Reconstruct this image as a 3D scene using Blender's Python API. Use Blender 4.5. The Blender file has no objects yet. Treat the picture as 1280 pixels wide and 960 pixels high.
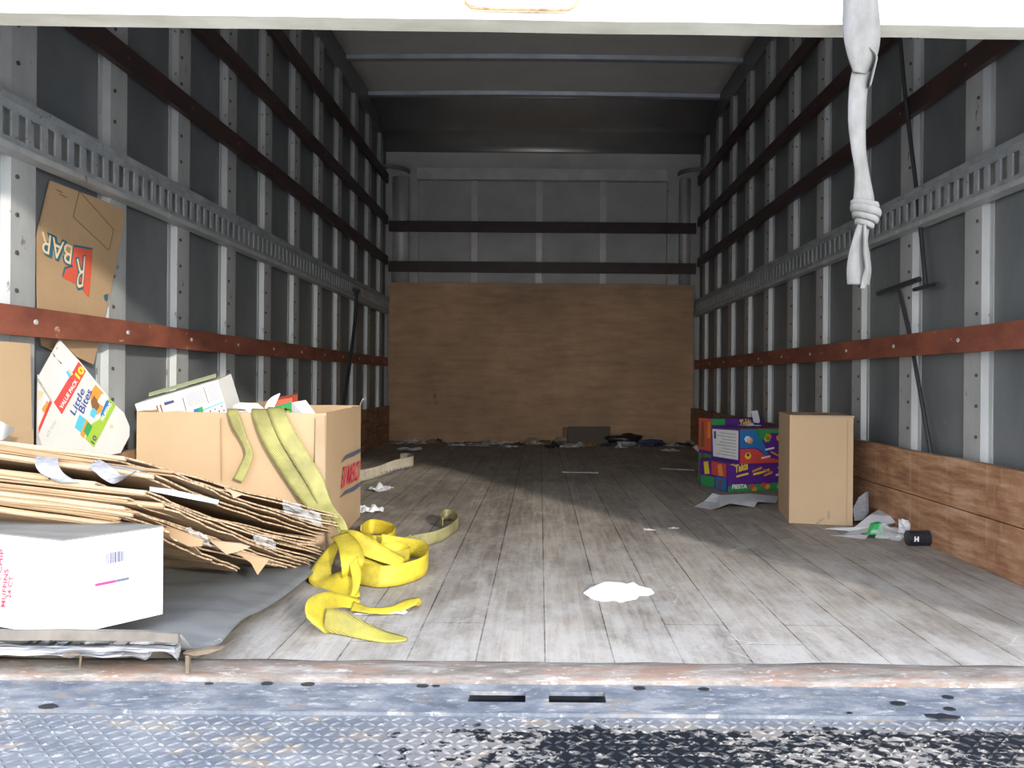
import bpy, bmesh, math, random
from mathutils import Vector, Matrix, noise
S = bpy.context.scene
C = S.collection

# ------------------------------------------------------------------ camera, world, sun, exposure
F = 961.0; VX, VY = 675.0, 474.0; ROLL = 0.008; CZ = 0.48
cd = bpy.data.cameras.new('camera'); cam = bpy.data.objects.new('camera', cd); C.objects.link(cam)
cd.sensor_width = 36; cd.lens = 36 * F / 1280; cd.clip_start = 0.02
cd.shift_x = -(VX - 640) / 1280; cd.shift_y = -(480 - VY) / 1280
cam.matrix_world = Matrix.Translation((0, 0, CZ)) @ Matrix.Rotation(math.pi / 2, 4, 'X') @ Matrix.Rotation(ROLL, 4, 'Z')
S.camera = cam
S.view_settings.view_transform = 'Standard'; S.view_settings.look = 'None'
S.view_settings.gamma = 1; S.view_settings.use_curve_mapping = False
S.view_settings.exposure = 1.45
S.cycles.max_bounces = 10; S.cycles.diffuse_bounces = 7; S.cycles.sample_clamp_indirect = 6
S.cycles.use_denoising = True

W = bpy.data.worlds.new('sky'); S.world = W; W.use_nodes = True
nt = W.node_tree; bg = nt.nodes['Background']
tc = nt.nodes.new('ShaderNodeTexCoord'); sp = nt.nodes.new('ShaderNodeSeparateXYZ')
rp = nt.nodes.new('ShaderNodeValToRGB')
nt.links.new(tc.outputs['Generated'], sp.inputs[0]); nt.links.new(sp.outputs['Z'], rp.inputs[0])
nt.links.new(rp.outputs[0], bg.inputs[0]); bg.inputs[1].default_value = 2.1
e = rp.color_ramp.elements
e[0].position = 0.0; e[0].color = (0.96, 0.95, 0.93, 1)
e[1].position = 0.8; e[1].color = (0.66, 0.76, 0.98, 1)
q = e.new(0.2); q.color = (0.88, 0.91, 0.96, 1)

SUN_D = Vector((-0.56, 1.0, -0.335)).normalized()
sl = bpy.data.lights.new('sun', 'SUN'); sl.energy = 1.5; sl.angle = 0.05; sl.color = (1.0, 0.93, 0.82)
sun = bpy.data.objects.new('sun', sl); C.objects.link(sun)
sun.rotation_euler = SUN_D.to_track_quat('-Z', 'Y').to_euler(); sun.location = (2, -3, 3)

# ------------------------------------------------------------------ helpers
def ray(px, py):
    u, v = px - VX, py - VY
    u0 = u + v * ROLL; v0 = v - u * ROLL
    return u0 / F, -v0 / F                         # X/Y , (Z-CZ)/Y
def P(px, py, Y=None, X=None, Z=None):
    a, b = ray(px, py)
    if Y is None: Y = X / a if X is not None else (Z - CZ) / b
    return Vector((a * Y, Y, CZ + b * Y))
def on_plane(px, py, p, n, eps=0.0):
    a, b = ray(px, py); d = Vector((a, 1, b)); o = Vector((0, 0, CZ))
    t = (p - o).dot(n) / d.dot(n)
    return o + d * t + (-n if n.dot(d) > 0 else n) * eps

class MB:
    def __init__(s): s.v = []; s.f = []; s.m = []
    def add(s, vs, fs, m=0):
        b = len(s.v); s.v += [Vector(v) for v in vs]
        for f in fs: s.f.append([b + i for i in f]); s.m.append(m)
    def hexa(s, c, m=0):      # 8 corners: bottom 4, top 4
        s.add(c, [(3, 2, 1, 0), (4, 5, 6, 7), (0, 1, 5, 4), (1, 2, 6, 5), (2, 3, 7, 6), (3, 0, 4, 7)], m)
    def box(s, x0, x1, y0, y1, z0, z1, m=0):
        s.hexa([(x0, y0, z0), (x1, y0, z0), (x1, y1, z0), (x0, y1, z0), (x0, y0, z1), (x1, y0, z1), (x1, y1, z1), (x0, y1, z1)], m)
    def prism(s, pts, off, m=0):   # polygon in 3-D extruded by off
        n = len(pts); pts = [Vector(p) for p in pts]; off = Vector(off)
        s.add(pts + [p + off for p in pts], [tuple(range(n))[::-1], tuple(range(n, 2 * n))] + [(i, (i + 1) % n, n + (i + 1) % n, n + i) for i in range(n)], m)
    def tube(s, a, b, r, seg=10, r2=None, m=0):
        a, b = Vector(a), Vector(b); r2 = r if r2 is None else r2
        d = (b - a).normalized(); u = d.orthogonal().normalized(); w = d.cross(u)
        vs = [c + (u * math.cos(t) + w * math.sin(t)) * q for c, q in ((a, r), (b, r2)) for t in [2 * math.pi * i / seg for i in range(seg)]]
        s.add(vs, [tuple(range(seg))[::-1], tuple(range(seg, 2 * seg))] + [(i, (i + 1) % seg, seg + (i + 1) % seg, seg + i) for i in range(seg)], m)
    def grid(s, fn, nu, nv, th=0.0, m=0):   # fn(u,v)->point ; thick downward along normal
        pt = [[Vector(fn(i / nu, j / nv)) for j in range(nv + 1)] for i in range(nu + 1)]
        vs = [p for r in pt for p in r]; k = nv + 1
        fs = [(i * k + j, (i + 1) * k + j, (i + 1) * k + j + 1, i * k + j + 1) for i in range(nu) for j in range(nv)]
        if th:
            nn = []
            for i in range(nu + 1):
                for j in range(nv + 1):
                    a = pt[min(i + 1, nu)][j] - pt[max(i - 1, 0)][j]; b = pt[i][min(j + 1, nv)] - pt[i][max(j - 1, 0)]
                    nn.append(a.cross(b).normalized())
            n = len(vs); vs = vs + [v - q * th for v, q in zip(vs, nn)]
            fs += [tuple(n + i for i in f[::-1]) for f in fs]
            rim = [(i, 0) for i in range(nu)] + [(nu, j) for j in range(nv)] + [(i, nv) for i in range(nu, 0, -1)] + [(0, j) for j in range(nv, 0, -1)]
            ids = [i * k + j for i, j in rim]
            fs += [(ids[t], n + ids[t], n + ids[(t + 1) % len(ids)], ids[(t + 1) % len(ids)]) for t in range(len(ids))]
        s.add(vs, fs, m)

WL = {}
def props(o, label=None, cat=None, group=None, kind=None):
    if label: o['label'] = label
    if cat: o['category'] = cat
    if group: o['group'] = group
    if kind: o['kind'] = kind
    return o
def obj(name, mb, mat, parent=None, label=None, cat=None, group=None, kind=None, smooth=False):
    me = bpy.data.meshes.new(name)
    lo = [min(v[i] for v in mb.v) for i in range(3)]; hi = [max(v[i] for v in mb.v) for i in range(3)]
    og = Vector(((lo[0] + hi[0]) / 2, (lo[1] + hi[1]) / 2, lo[2]))
    me.from_pydata([v - og for v in mb.v], [], mb.f)
    for m in (mat if isinstance(mat, (list, tuple)) else [mat]): me.materials.append(m)
    for p, i in zip(me.polygons, mb.m): p.material_index = i; p.use_smooth = smooth
    bm = bmesh.new(); bm.from_mesh(me); bmesh.ops.recalc_face_normals(bm, faces=bm.faces); bm.to_mesh(me); bm.free()
    me.update()
    o = bpy.data.objects.new(name, me); C.objects.link(o)
    WL[o.name] = og
    if parent: o.parent = parent; o.location = og - WL[parent.name]
    else: o.location = og
    return props(o, label, cat, group, kind)
def empty(name, loc, label, cat, group=None, kind=None):
    o = bpy.data.objects.new(name, None); C.objects.link(o); o.empty_display_size = 0.05
    o.location = loc; WL[o.name] = Vector(loc)
    return props(o, label, cat, group, kind)
def copy_tree(o, off, parent=None, label=None):
    c = o.copy(); C.objects.link(c)
    if parent: c.parent = parent
    else: c.location = o.location + Vector(off)
    if label: c['label'] = label
    for ch in list(o.children): copy_tree(ch, off, c)
    return c

def text(name, s, mat, parent, O, U, V, bold=0.0, eps=None, wide=1.0, label=None, split=False):
    """lettering s laid on the plane O + x*U + y*V (U spans the whole text width, V the cap height)"""
    cu = bpy.data.curves.new('t', 'FONT'); cu.body = s; cu.size = 1; cu.offset = bold; cu.align_x = 'LEFT'
    to = bpy.data.objects.new('t', cu); C.objects.link(to)
    bpy.context.view_layer.update()
    me = bpy.data.meshes.new_from_object(to.evaluated_get(bpy.context.evaluated_depsgraph_get()))
    xs = [v.co.x for v in me.vertices]; ys = [v.co.y for v in me.vertices]
    x0, x1, y0, y1 = min(xs), max(xs), min(ys), max(ys)
    mb = MB(); mb.v = [O + U * ((v.co.x - x0) / (x1 - x0)) + V * ((v.co.y - y0) / (y1 - y0)) for v in me.vertices]
    mb.f = [list(p.vertices) for p in me.polygons]; mb.m = [0] * len(mb.f)
    bpy.data.objects.remove(to); bpy.data.curves.remove(cu); bpy.data.meshes.remove(me)
    return obj(name, mb, mat, parent, label)

def smooth_path(pts, n=6):
    out = []
    for i in range(len(pts) - 1):
        p0, p1, p2, p3 = pts[max(i - 1, 0)], pts[i], pts[i + 1], pts[min(i + 2, len(pts) - 1)]
        for k in range(n):
            t = k / n
            out.append(0.5 * ((2 * p1) + (p2 - p0) * t + (2 * p0 - 5 * p1 + 4 * p2 - p3) * t * t + (3 * p1 - p0 - 3 * p2 + p3) * t ** 3))
    out.append(pts[-1].copy()); return out
# ------------------------------------------------------------------ materials
def nodes(name):
    m = bpy.data.materials.new(name); m.use_nodes = True
    t = m.node_tree; return m, t, t.nodes['Principled BSDF']
def N(t, kind, **kw):
    n = t.nodes.new(kind)
    for k, v in kw.items():
        if k in n.inputs: n.inputs[k].default_value = v
        else: setattr(n, k, v)
    return n
def mapped(t, scale=(1, 1, 1), rot=(0, 0, 0), gen='Object'):
    a = N(t, 'ShaderNodeTexCoord'); b = N(t, 'ShaderNodeMapping')
    b.inputs['Scale'].default_value = scale; b.inputs['Rotation'].default_value = rot
    t.links.new(a.outputs[gen], b.inputs[0]); return b.outputs[0]
def ramp(t, src, stops):
    r = N(t, 'ShaderNodeValToRGB'); e = r.color_ramp.elements
    e[0].position, e[0].color = stops[0][0], (*stops[0][1], 1)
    e[1].position, e[1].color = stops[-1][0], (*stops[-1][1], 1)
    for p, c in stops[1:-1]: q = e.new(p); q.color = (*c, 1)
    t.links.new(src, r.inputs[0]); return r.outputs[0]
def noise_t(t, vec, scale, detail=6, rough=0.6):
    n = N(t, 'ShaderNodeTexNoise', Scale=scale, Detail=detail, Roughness=rough); t.links.new(vec, n.inputs['Vector']); return n.outputs['Fac']
def mix(t, fac, a, b, mode='MIX'):
    m = N(t, 'ShaderNodeMix'); m.data_type = 'RGBA'; m.blend_type = mode
    for s, i in ((fac, 0), (a, 6), (b, 7)):
        if isinstance(s, (int, float)): m.inputs[i].default_value = s
        elif isinstance(s, tuple): m.inputs[i].default_value = (*s, 1)
        else: t.links.new(s, m.inputs[i])
    return m.outputs[2]
def bump(t, b, src, dist, strength=0.5):
    n = N(t, 'ShaderNodeBump', Distance=dist, Strength=strength); t.links.new(src, n.inputs['Height']); t.links.new(n.outputs[0], b.inputs['Normal'])
def simple(name, c1, c2=None, rough=0.6, metal=0.0, scale=12, stretch=(1, 1, 1), bd=0.0, speck=None, lo=0.35, hi=0.65, spec=None):
    m, t, b = nodes(name); c2 = c2 or tuple(x * 0.8 for x in c1)
    v = mapped(t, stretch); n = noise_t(t, v, scale)
    col = ramp(t, n, [(lo, c2), (hi, c1)])
    if speck:
        n2 = noise_t(t, mapped(t, tuple(s * 1.0 for s in stretch)), speck[1], 3)
        f = ramp(t, n2, [(speck[2], (0, 0, 0)), (speck[2] + 0.04, (1, 1, 1))]); col = mix(t, f, col, speck[0])
    t.links.new(col, b.inputs['Base Color'])
    b.inputs['Roughness'].default_value = rough; b.inputs['Metallic'].default_value = metal
    if spec is not None: b.inputs['Specular IOR Level'].default_value = spec
    if bd: bump(t, b, n, bd)
    return m
M = {}
def flat(name, c, rough=0.55, metal=0.0):
    m, t, b = nodes(name); v = mapped(t); n = noise_t(t, v, 25, 3)
    t.links.new(ramp(t, n, [(0.3, tuple(x * 0.9 for x in c)), (0.7, c)]), b.inputs['Base Color'])
    b.inputs['Roughness'].default_value = rough; b.inputs['Metallic'].default_value = metal; M[name] = m; return m
M['steel'] = simple('galvanised_steel', (0.47, 0.48, 0.475), (0.35, 0.365, 0.365), 0.5, 0.25, 9, (1, 1, .4), 0.0006, ((0.2, 0.17, 0.14), 40, 0.68))
M['track'] = simple('track_steel', (0.375, 0.400, 0.413), (0.250, 0.275, 0.288), 0.5, 0.3, 14, (1, 1, 1), 0.0004, ((0.125, 0.112, 0.100), 60, 0.66))
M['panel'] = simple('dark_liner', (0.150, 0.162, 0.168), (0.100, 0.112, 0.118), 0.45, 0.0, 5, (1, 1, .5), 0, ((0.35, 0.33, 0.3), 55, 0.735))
M['rust'] = simple('rust_paint', (0.27, 0.085, 0.05), (0.14, 0.045, 0.03), 0.55, 0.0, 11, (1, .5, 1), 0.0008, ((0.45, 0.28, 0.2), 38, 0.67))
M['brownrail'] = simple('brown_rail', (0.051, 0.025, 0.022), (0.027, 0.015, 0.014), 0.5, 0.0, 11, (1, .5, 1), 0.0008)
M['roof'] = simple('roof_sheet', (0.85, 0.83, 0.78), (0.72, 0.71, 0.68), 0.35, 0.3, 2.2, (.5, 1, 1), 0.004)
M['bow'] = simple('roof_bow_steel', (0.45, 0.48, 0.52), (0.33, 0.36, 0.4), 0.4, 0.3, 9)
M['nose'] = simple('nose_sheet', (0.60, 0.585, 0.56), (0.5, 0.49, 0.47), 0.36, 0.75, 3, (1, 1, 1), 0.002)
M['header'] = simple('header_steel', (0.62, 0.60, 0.58), (0.5, 0.49, 0.48), 0.5, 0.3, 9)
M['backpanel'] = simple('back_liner', (0.47, 0.455, 0.44), (0.36, 0.35, 0.34), 0.5, 0, 3)
M['card'] = simple('cardboard', (0.385, 0.265, 0.155), (0.335, 0.225, 0.128), 0.8, 0, 5, (1, 1, 1), 0.0006, spec=0.2)
M['card2'] = simple('cardboard_pale', (0.39, 0.30, 0.205), (0.33, 0.245, 0.155), 0.8, 0, 7, (1, 1, 1), 0.0006, spec=0.2)
M['card3'] = simple('cardboard_dark', (0.30, 0.20, 0.115), (0.22, 0.14, 0.078), 0.8, 0, 7, (1, 1, 1), 0.0006, spec=0.2)
M['cardbox'] = simple('cardboard_box', (0.47, 0.335, 0.205), (0.44, 0.305, 0.18), 0.75, 0, 3, (1, 1, 1), 0.0004, spec=0.25)
M['fluting'] = simple('corrugated_edge', (0.50, 0.36, 0.23), (0.22, 0.145, 0.085), 0.85, 0, 160, (1, 1, .6), 0.0, None, 0.38, 0.55)
M['whitecard'] = simple('white_card', (0.64, 0.635, 0.615), (0.56, 0.555, 0.535), 0.6, 0, 4)
M['shaded_white'] = simple('shaded_white_card', (0.20, 0.195, 0.18), (0.14, 0.135, 0.125), 0.7, 0, 8, (1, 4, 1))  # white card darkened: shade under the pile put into the flap colour
M['paper'] = simple('paper', (0.607, 0.615, 0.631), (0.508, 0.517, 0.541), 0.7, 0, 18, (1, 1, 1), 0.0015)
M['scrap'] = simple('dirty_paper', (0.52, 0.5, 0.46), (0.25, 0.24, 0.23), 0.8, 0, 30, (1, 1, 1), 0.001)
M['label'] = simple('label_paper', (0.26, 0.26, 0.275), (0.16, 0.16, 0.17), 0.7, 0, 60, (1, 1, 4), 0.0005)
M['mat'] = simple('grey_mat', (0.17, 0.175, 0.175), (0.11, 0.115, 0.115), 0.55, 0, 7, (1, 2.5, 1), 0.0006, ((0.5, 0.48, 0.44), 30, 0.70))
M['lip'] = simple('worn_board_edge', (0.17, 0.15, 0.125), (0.115, 0.10, 0.085), 0.75, 0, 22, (1, 1, 1), 0.001)
M['torn'] = simple('torn_ply', (0.30, 0.30, 0.31), (0.012, 0.012, 0.015), 0.8, 0, 20, (.22, 1, 12), 0.003, ((0.22, 0.26, 0.32), 26, 0.60), 0.40, 0.53)
M['splinter'] = simple('splinter_wood', (0.17, 0.125, 0.085), (0.10, 0.075, 0.05), 0.8, 0, 30)
M['door'] = simple('white_door', (0.86, 0.86, 0.80), (0.74, 0.73, 0.66), 0.4, 0, 3, (1, 1, 4))
M['seal'] = simple('door_seal', (0.62, 0.61, 0.52), (0.46, 0.44, 0.36), 0.6, 0, 14, (.4, 1, 6))
M['rustplate'] = simple('rusty_plate', (0.78, 0.76, 0.68), (0.32, 0.16, 0.07), 0.6, 0, 22, (1, 1, 2), 0.001, None, 0.36, 0.46)
M['yellow'] = simple('yellow_webbing', (0.624, 0.484, 0.023), (0.452, 0.343, 0.023), 0.65, 0, 22, (1, 1, 1), 0.0008)
M['olive'] = simple('dirty_yellow_webbing', (0.322, 0.304, 0.093), (0.223, 0.205, 0.056), 0.7, 0, 28, (1, 1, 1), 0.0008)
M['grime'] = simple('grimy_webbing', (0.26, 0.235, 0.12), (0.17, 0.15, 0.08), 0.75, 0, 28)
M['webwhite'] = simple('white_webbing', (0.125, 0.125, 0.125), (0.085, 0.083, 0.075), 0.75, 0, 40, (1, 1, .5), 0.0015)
M['beige'] = simple('beige_webbing', (0.42, 0.38, 0.30), (0.32, 0.29, 0.23), 0.75, 0, 30)
M['black'] = flat('black_plastic', (0.015, 0.017, 0.022), 0.35)
M['pole'] = flat('dark_pole', (0.03, 0.035, 0.04), 0.4)
M['bolt'] = flat('bolt_steel', (0.10, 0.085, 0.075), 0.5, 0.3)
M['green'] = flat('green_plastic', (0.03, 0.42, 0.12), 0.4)
for n_, c_ in dict(red=(0.62, 0.07, 0.06), blue=(0.03, 0.07, 0.28), teal=(0.03, 0.12, 0.17), navy=(0.06, 0.07, 0.16), purple=(0.10, 0.02, 0.24), orange=(0.78, 0.30, 0.05),
                   lime=(0.32, 0.50, 0.05), cyan=(0.08, 0.48, 0.62), ygold=(0.85, 0.62, 0.04), dgreen=(0.03, 0.30, 0.08), bred=(0.70, 0.06, 0.09), sky=(0.02, 0.17, 0.45),
                   white=(0.78, 0.78, 0.76), ink=(0.08, 0.08, 0.10), brown=(0.22, 0.10, 0.04), palegreen=(0.55, 0.62, 0.38), magenta=(0.55, 0.03, 0.16), line=(0.20, 0.12, 0.06),
                   tan=(0.68, 0.52, 0.32), paleblue=(0.58, 0.70, 0.78), flagred=(0.60, 0.10, 0.055), slate=(0.10, 0.11, 0.17), textgrey=(0.36, 0.38, 0.42)).items():
    flat('print_' + n_, c_)
def webbing(name, key, c1, c2):
    m, t, b = nodes(name); w = N(t, 'ShaderNodeTexWave', Scale=95.0, Distortion=1.5); w.bands_direction = 'DIAGONAL'; t.links.new(mapped(t), w.inputs['Vector'])
    n = noise_t(t, mapped(t), 9, 6, .7); c = ramp(t, n, [(0.36, c2), (0.58, c1)])
    c = mix(t, 1.0, c, ramp(t, w.outputs['Fac'], [(0.0, (.86, .86, .84)), (0.5, (1.03, 1.03, 1.03))]), 'MULTIPLY')
    t.links.new(c, b.inputs['Base Color']); b.inputs['Roughness'].default_value = .62; bump(t, b, w.outputs['Fac'], 0.0008, 0.6); M[key] = m
webbing('yellow_webbing', 'yellow', (0.58, 0.45, 0.03), (0.33, 0.27, 0.03))
webbing('dirty_yellow_webbing', 'olive', (0.36, 0.345, 0.12), (0.23, 0.215, 0.075))
webbing('soiled_yellow_webbing', 'tail2', (0.34, 0.29, 0.05), (0.22, 0.19, 0.05))
webbing('grimy_tail_webbing', 'tail', (0.27, 0.25, 0.115), (0.15, 0.135, 0.065))
def clear_plastic():
    m, t, b = nodes('clear_film'); b.inputs['Base Color'].default_value = (.85, .87, .88, 1); b.inputs['Roughness'].default_value = .15
    b.inputs['Alpha'].default_value = 0.24; n = noise_t(t, mapped(t), 60); bump(t, b, n, 0.004, 0.8); M['film'] = m
clear_plastic()

def wood_floor():
    m, t, b = nodes('worn_plank_floor')
    v = mapped(t, (1, 1, 1), (0, 0, math.pi / 2))
    br = N(t, 'ShaderNodeTexBrick', Scale=1.0); br.inputs['Brick Width'].default_value = 3.7; br.inputs['Row Height'].default_value = 0.118
    br.inputs['Mortar Size'].default_value = 0.0016; br.inputs['Mortar Smooth'].default_value = 0.3; br.offset = 0.43; br.squash = 0.6; br.squash_frequency = 3
    br.inputs['Color1'].default_value = (0.33, 0.295, 0.25, 1); br.inputs['Color2'].default_value = (0.28, 0.25, 0.213, 1); br.inputs['Mortar'].default_value = (0.045, 0.038, 0.03, 1)
    t.links.new(v, br.inputs['Vector'])
    # strips inside each plank
    b2 = N(t, 'ShaderNodeTexBrick', Scale=1.0); b2.inputs['Brick Width'].default_value = 0.8; b2.inputs['Row Height'].default_value = 0.0393
    b2.inputs['Mortar Size'].default_value = 0.0004; b2.offset = 0.31
    b2.inputs['Color1'].default_value = (1.06, 1.06, 1.06, 1); b2.inputs['Color2'].default_value = (0.86, 0.86, 0.87, 1); b2.inputs['Mortar'].default_value = (.7, .68, .66, 1)
    t.links.new(v, b2.inputs['Vector'])
    c = mix(t, 1.0, br.outputs['Color'], b2.outputs['Color'], 'MULTIPLY')
    g = noise_t(t, mapped(t, (26, 1.6, 1)), 3.0, 8, 0.7)
    c = mix(t, 1.0, c, ramp(t, g, [(0.34, (0.74, 0.735, 0.73)), (0.56, (1.08, 1.075, 1.07))]), 'MULTIPLY')
    # dark traffic stains
    s = noise_t(t, mapped(t, (1.6, .8, 1)), 1.9, 5, 0.65)
    c = mix(t, 1.0, c, ramp(t, s, [(0.36, (0.74, 0.73, 0.72)), (0.58, (1.05, 1.045, 1.04))]), 'MULTIPLY')
    st = noise_t(t, mapped(t, (3.2, 1.3, 1)), 2.6, 8, 0.75)
    c = mix(t, ramp(t, st, [(0.57, (0, 0, 0)), (0.68, (.55, .55, .55))]), c, (0.15, 0.125, 0.10))
    # pale scuffs and dust; the increase towards the threshold paints in brighter daylight
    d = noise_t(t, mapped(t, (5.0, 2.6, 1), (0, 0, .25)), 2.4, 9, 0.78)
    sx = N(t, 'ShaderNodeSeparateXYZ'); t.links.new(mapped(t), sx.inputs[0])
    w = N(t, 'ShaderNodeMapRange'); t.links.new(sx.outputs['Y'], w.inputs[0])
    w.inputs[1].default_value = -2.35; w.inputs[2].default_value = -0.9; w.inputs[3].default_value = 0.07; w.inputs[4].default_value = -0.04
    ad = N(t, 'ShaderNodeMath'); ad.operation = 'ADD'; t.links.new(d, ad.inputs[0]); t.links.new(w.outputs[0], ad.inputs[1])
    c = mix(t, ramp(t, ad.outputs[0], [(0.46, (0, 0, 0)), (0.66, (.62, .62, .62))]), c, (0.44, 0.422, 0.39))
    # scratches
    sc = N(t, 'ShaderNodeTexVoronoi', Scale=5.0, feature='DISTANCE_TO_EDGE'); wv = noise_t(t, mapped(t), 3, 3)
    t.links.new(mapped(t, (1.3, 2.2, 1), (0, 0, .5)), sc.inputs['Vector'])
    f = ramp(t, sc.outputs['Distance'], [(0.0, (.5, .5, .5)), (0.012, (0, 0, 0))])
    f2 = mix(t, 1.0, f, ramp(t, noise_t(t, mapped(t), 4.0, 2), [(0.55, (0, 0, 0)), (0.62, (1, 1, 1))]), 'MULTIPLY')
    c = mix(t, f2, c, (0.60, 0.58, 0.55))
    t.links.new(c, b.inputs['Base Color']); b.inputs['Roughness'].default_value = 0.62
    b.inputs['Specular IOR Level'].default_value = 0.35
    bump(t, b, g, 0.0025, 0.5); M['floor'] = m
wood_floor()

def ply():
    m, t, b = nodes('plywood'); n = noise_t(t, mapped(t, (1.2, 1, 7)), 3.2, 8, 0.65)
    c = ramp(t, n, [(0.3, (0.37, 0.225, 0.125)), (0.5, (0.47, 0.30, 0.175)), (0.7, (0.54, 0.36, 0.21))])
    k = noise_t(t, mapped(t, (1, 1, .7)), 7, 3); c = mix(t, ramp(t, k, [(0.70, (0, 0, 0)), (0.76, (.7, .7, .7))]), c, (0.12, 0.06, 0.03))
    w = noise_t(t, mapped(t, (1, 1, 1)), 1.3, 4); c = mix(t, 1.0, c, ramp(t, w, [(0.35, (.72, .7, .7)), (0.65, (1.1, 1.08, 1.05))]), 'MULTIPLY')
    t.links.new(c, b.inputs['Base Color']); b.inputs['Roughness'].default_value = 0.7; M['ply'] = m
ply()
def kick():
    m, t, b = nodes('kick_board_wood'); n = noise_t(t, mapped(t, (1, .9, 7)), 5, 8, 0.7)
    c = ramp(t, n, [(0.3, (0.13, 0.055, 0.025)), (0.5, (0.30, 0.155, 0.08)), (0.68, (0.46, 0.29, 0.18))])
    k = noise_t(t, mapped(t, (1, 2, 1.2)), 3.2, 5); c = mix(t, ramp(t, k, [(0.52, (0, 0, 0)), (0.66, (.7, .7, .7))]), c, (0.17, 0.065, 0.03))
    g = noise_t(t, mapped(t, (1, 9, .8)), 4, 4); c = mix(t, ramp(t, g, [(0.58, (0, 0, 0)), (0.70, (.28, .28, .28))]), c, (0.46, 0.34, 0.24))
    t.links.new(c, b.inputs['Base Color']); b.inputs['Roughness'].default_value = 0.75; bump(t, b, n, 0.003); M['kick'] = m
kick()
def plates():
    m, t, b = nodes('worn_blue_plate'); v = mapped(t)
    n = noise_t(t, mapped(t, (1, 2, 1)), 9, 9, 0.75)
    c = ramp(t, n, [(0.38, (0.085, 0.098, 0.120)), (0.50, (0.145, 0.160, 0.184)), (0.60, (0.235, 0.24, 0.245))])
    k = noise_t(t, mapped(t, (1, 2.2, 1)), 13, 5, 0.7); c = mix(t, ramp(t, k, [(0.56, (0, 0, 0)), (0.66, (.8, .8, .8))]), c, (0.214, 0.184, 0.150))
    w = noise_t(t, mapped(t, (1, 2.6, 1)), 34, 6, 0.75); c = mix(t, ramp(t, w, [(0.565, (0, 0, 0)), (0.62, (.8, .8, .8))]), c, (0.40, 0.396, 0.385))
    t.links.new(c, b.inputs['Base Color']); b.inputs['Roughness'].default_value = 0.5; b.inputs['Metallic'].default_value = 0.1; bump(t, b, w, 0.001); M['plate'] = m
    # threshold: rust and bare wood dust
    m, t, b = nodes('rusty_threshold'); n = noise_t(t, mapped(t, (1, 5, 1)), 11, 8, 0.75)
    c = ramp(t, n, [(0.36, (0.10, 0.082, 0.068)), (0.5, (0.175, 0.152, 0.130)), (0.62, (0.26, 0.245, 0.22))])
    k = noise_t(t, mapped(t, (1, 5, 1)), 7, 5, .7); c = mix(t, ramp(t, k, [(0.48, (0, 0, 0)), (0.62, (.8, .8, .8))]), c, (0.20, 0.118, 0.082))
    w = noise_t(t, mapped(t, (1, 3, 1)), 26, 6, 0.75); c = mix(t, ramp(t, w, [(0.58, (0, 0, 0)), (0.63, (.8, .8, .8))]), c, (0.36, 0.34, 0.31))
    t.links.new(c, b.inputs['Base Color']); b.inputs['Roughness'].default_value = 0.7; bump(t, b, n, 0.003); M['threshold'] = m
    # tread plate: blue grey paint, worn tan, black tarry patch to the right
    m, t, b = nodes('tread_plate'); n = noise_t(t, mapped(t, (1, 2, 1)), 8, 9, 0.75)
    c = ramp(t, n, [(0.33, (0.074, 0.084, 0.101)), (0.52, (0.127, 0.137, 0.155)), (0.68, (0.213, 0.214, 0.214))])
    k = noise_t(t, mapped(t, (1, 2, 1)), 11, 5, 0.7); c = mix(t, ramp(t, k, [(0.56, (0, 0, 0)), (0.62, (.85, .85, .85))]), c, (0.226, 0.190, 0.150))
    w = noise_t(t, mapped(t, (1, 2.6, 1)), 45, 6, 0.75); c = mix(t, ramp(t, w, [(0.58, (0, 0, 0)), (0.64, (.85, .85, .85))]), c, (0.377, 0.373, 0.358))
    sx = N(t, 'ShaderNodeSeparateXYZ'); t.links.new(mapped(t), sx.inputs[0])
    mr = N(t, 'ShaderNodeMapRange'); t.links.new(sx.outputs['X'], mr.inputs[0]); mr.inputs[1].default_value = -0.32; mr.inputs[2].default_value = 0.02
    my = N(t, 'ShaderNodeMapRange'); t.links.new(sx.outputs['Y'], my.inputs[0]); my.inputs[1].default_value = 0.235; my.inputs[2].default_value = 0.195
    mm = N(t, 'ShaderNodeMath'); mm.operation = 'MULTIPLY'; t.links.new(mr.outputs[0], mm.inputs[0]); t.links.new(my.outputs[0], mm.inputs[1])
    z = noise_t(t, mapped(t, (1.2, 2.0, 1)), 42, 5, 0.65); z2 = noise_t(t, mapped(t), 5, 4)
    a1 = N(t, 'ShaderNodeMath'); a1.operation = 'MULTIPLY_ADD'; t.links.new(mm.outputs[0], a1.inputs[0]); a1.inputs[1].default_value = 0.30; t.links.new(z, a1.inputs[2])
    a2 = N(t, 'ShaderNodeMath'); a2.operation = 'MULTIPLY_ADD'; t.links.new(z2, a2.inputs[0]); a2.inputs[1].default_value = 0.45; t.links.new(a1.outputs[0], a2.inputs[2])
    f = ramp(t, a2.outputs[0], [(0.965, (0, 0, 0)), (0.99, (1, 1, 1))])
    tan = mix(t, mm.outputs[0], c, (0.201, 0.182, 0.161))
    c2 = mix(t, f, tan, (0.007, 0.009, 0.012))
    t.links.new(c2, b.inputs['Base Color'])
    b.inputs['Roughness'].default_value = 0.45; b.inputs['Metallic'].default_value = 0.1; M['tread'] = m
    m, t, b = nodes('bounce_ground'); n = noise_t(t, mapped(t), 30, 8, 0.8)
    t.links.new(ramp(t, n, [(0.3, (0.56, 0.53, 0.48)), (0.7, (0.68, 0.65, 0.60))]), b.inputs['Base Color']); b.inputs['Roughness'].default_value = 0.9; M['bounce_ground'] = m  # unseen ground outside, made pale to bounce light up into the truck
plates()

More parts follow.
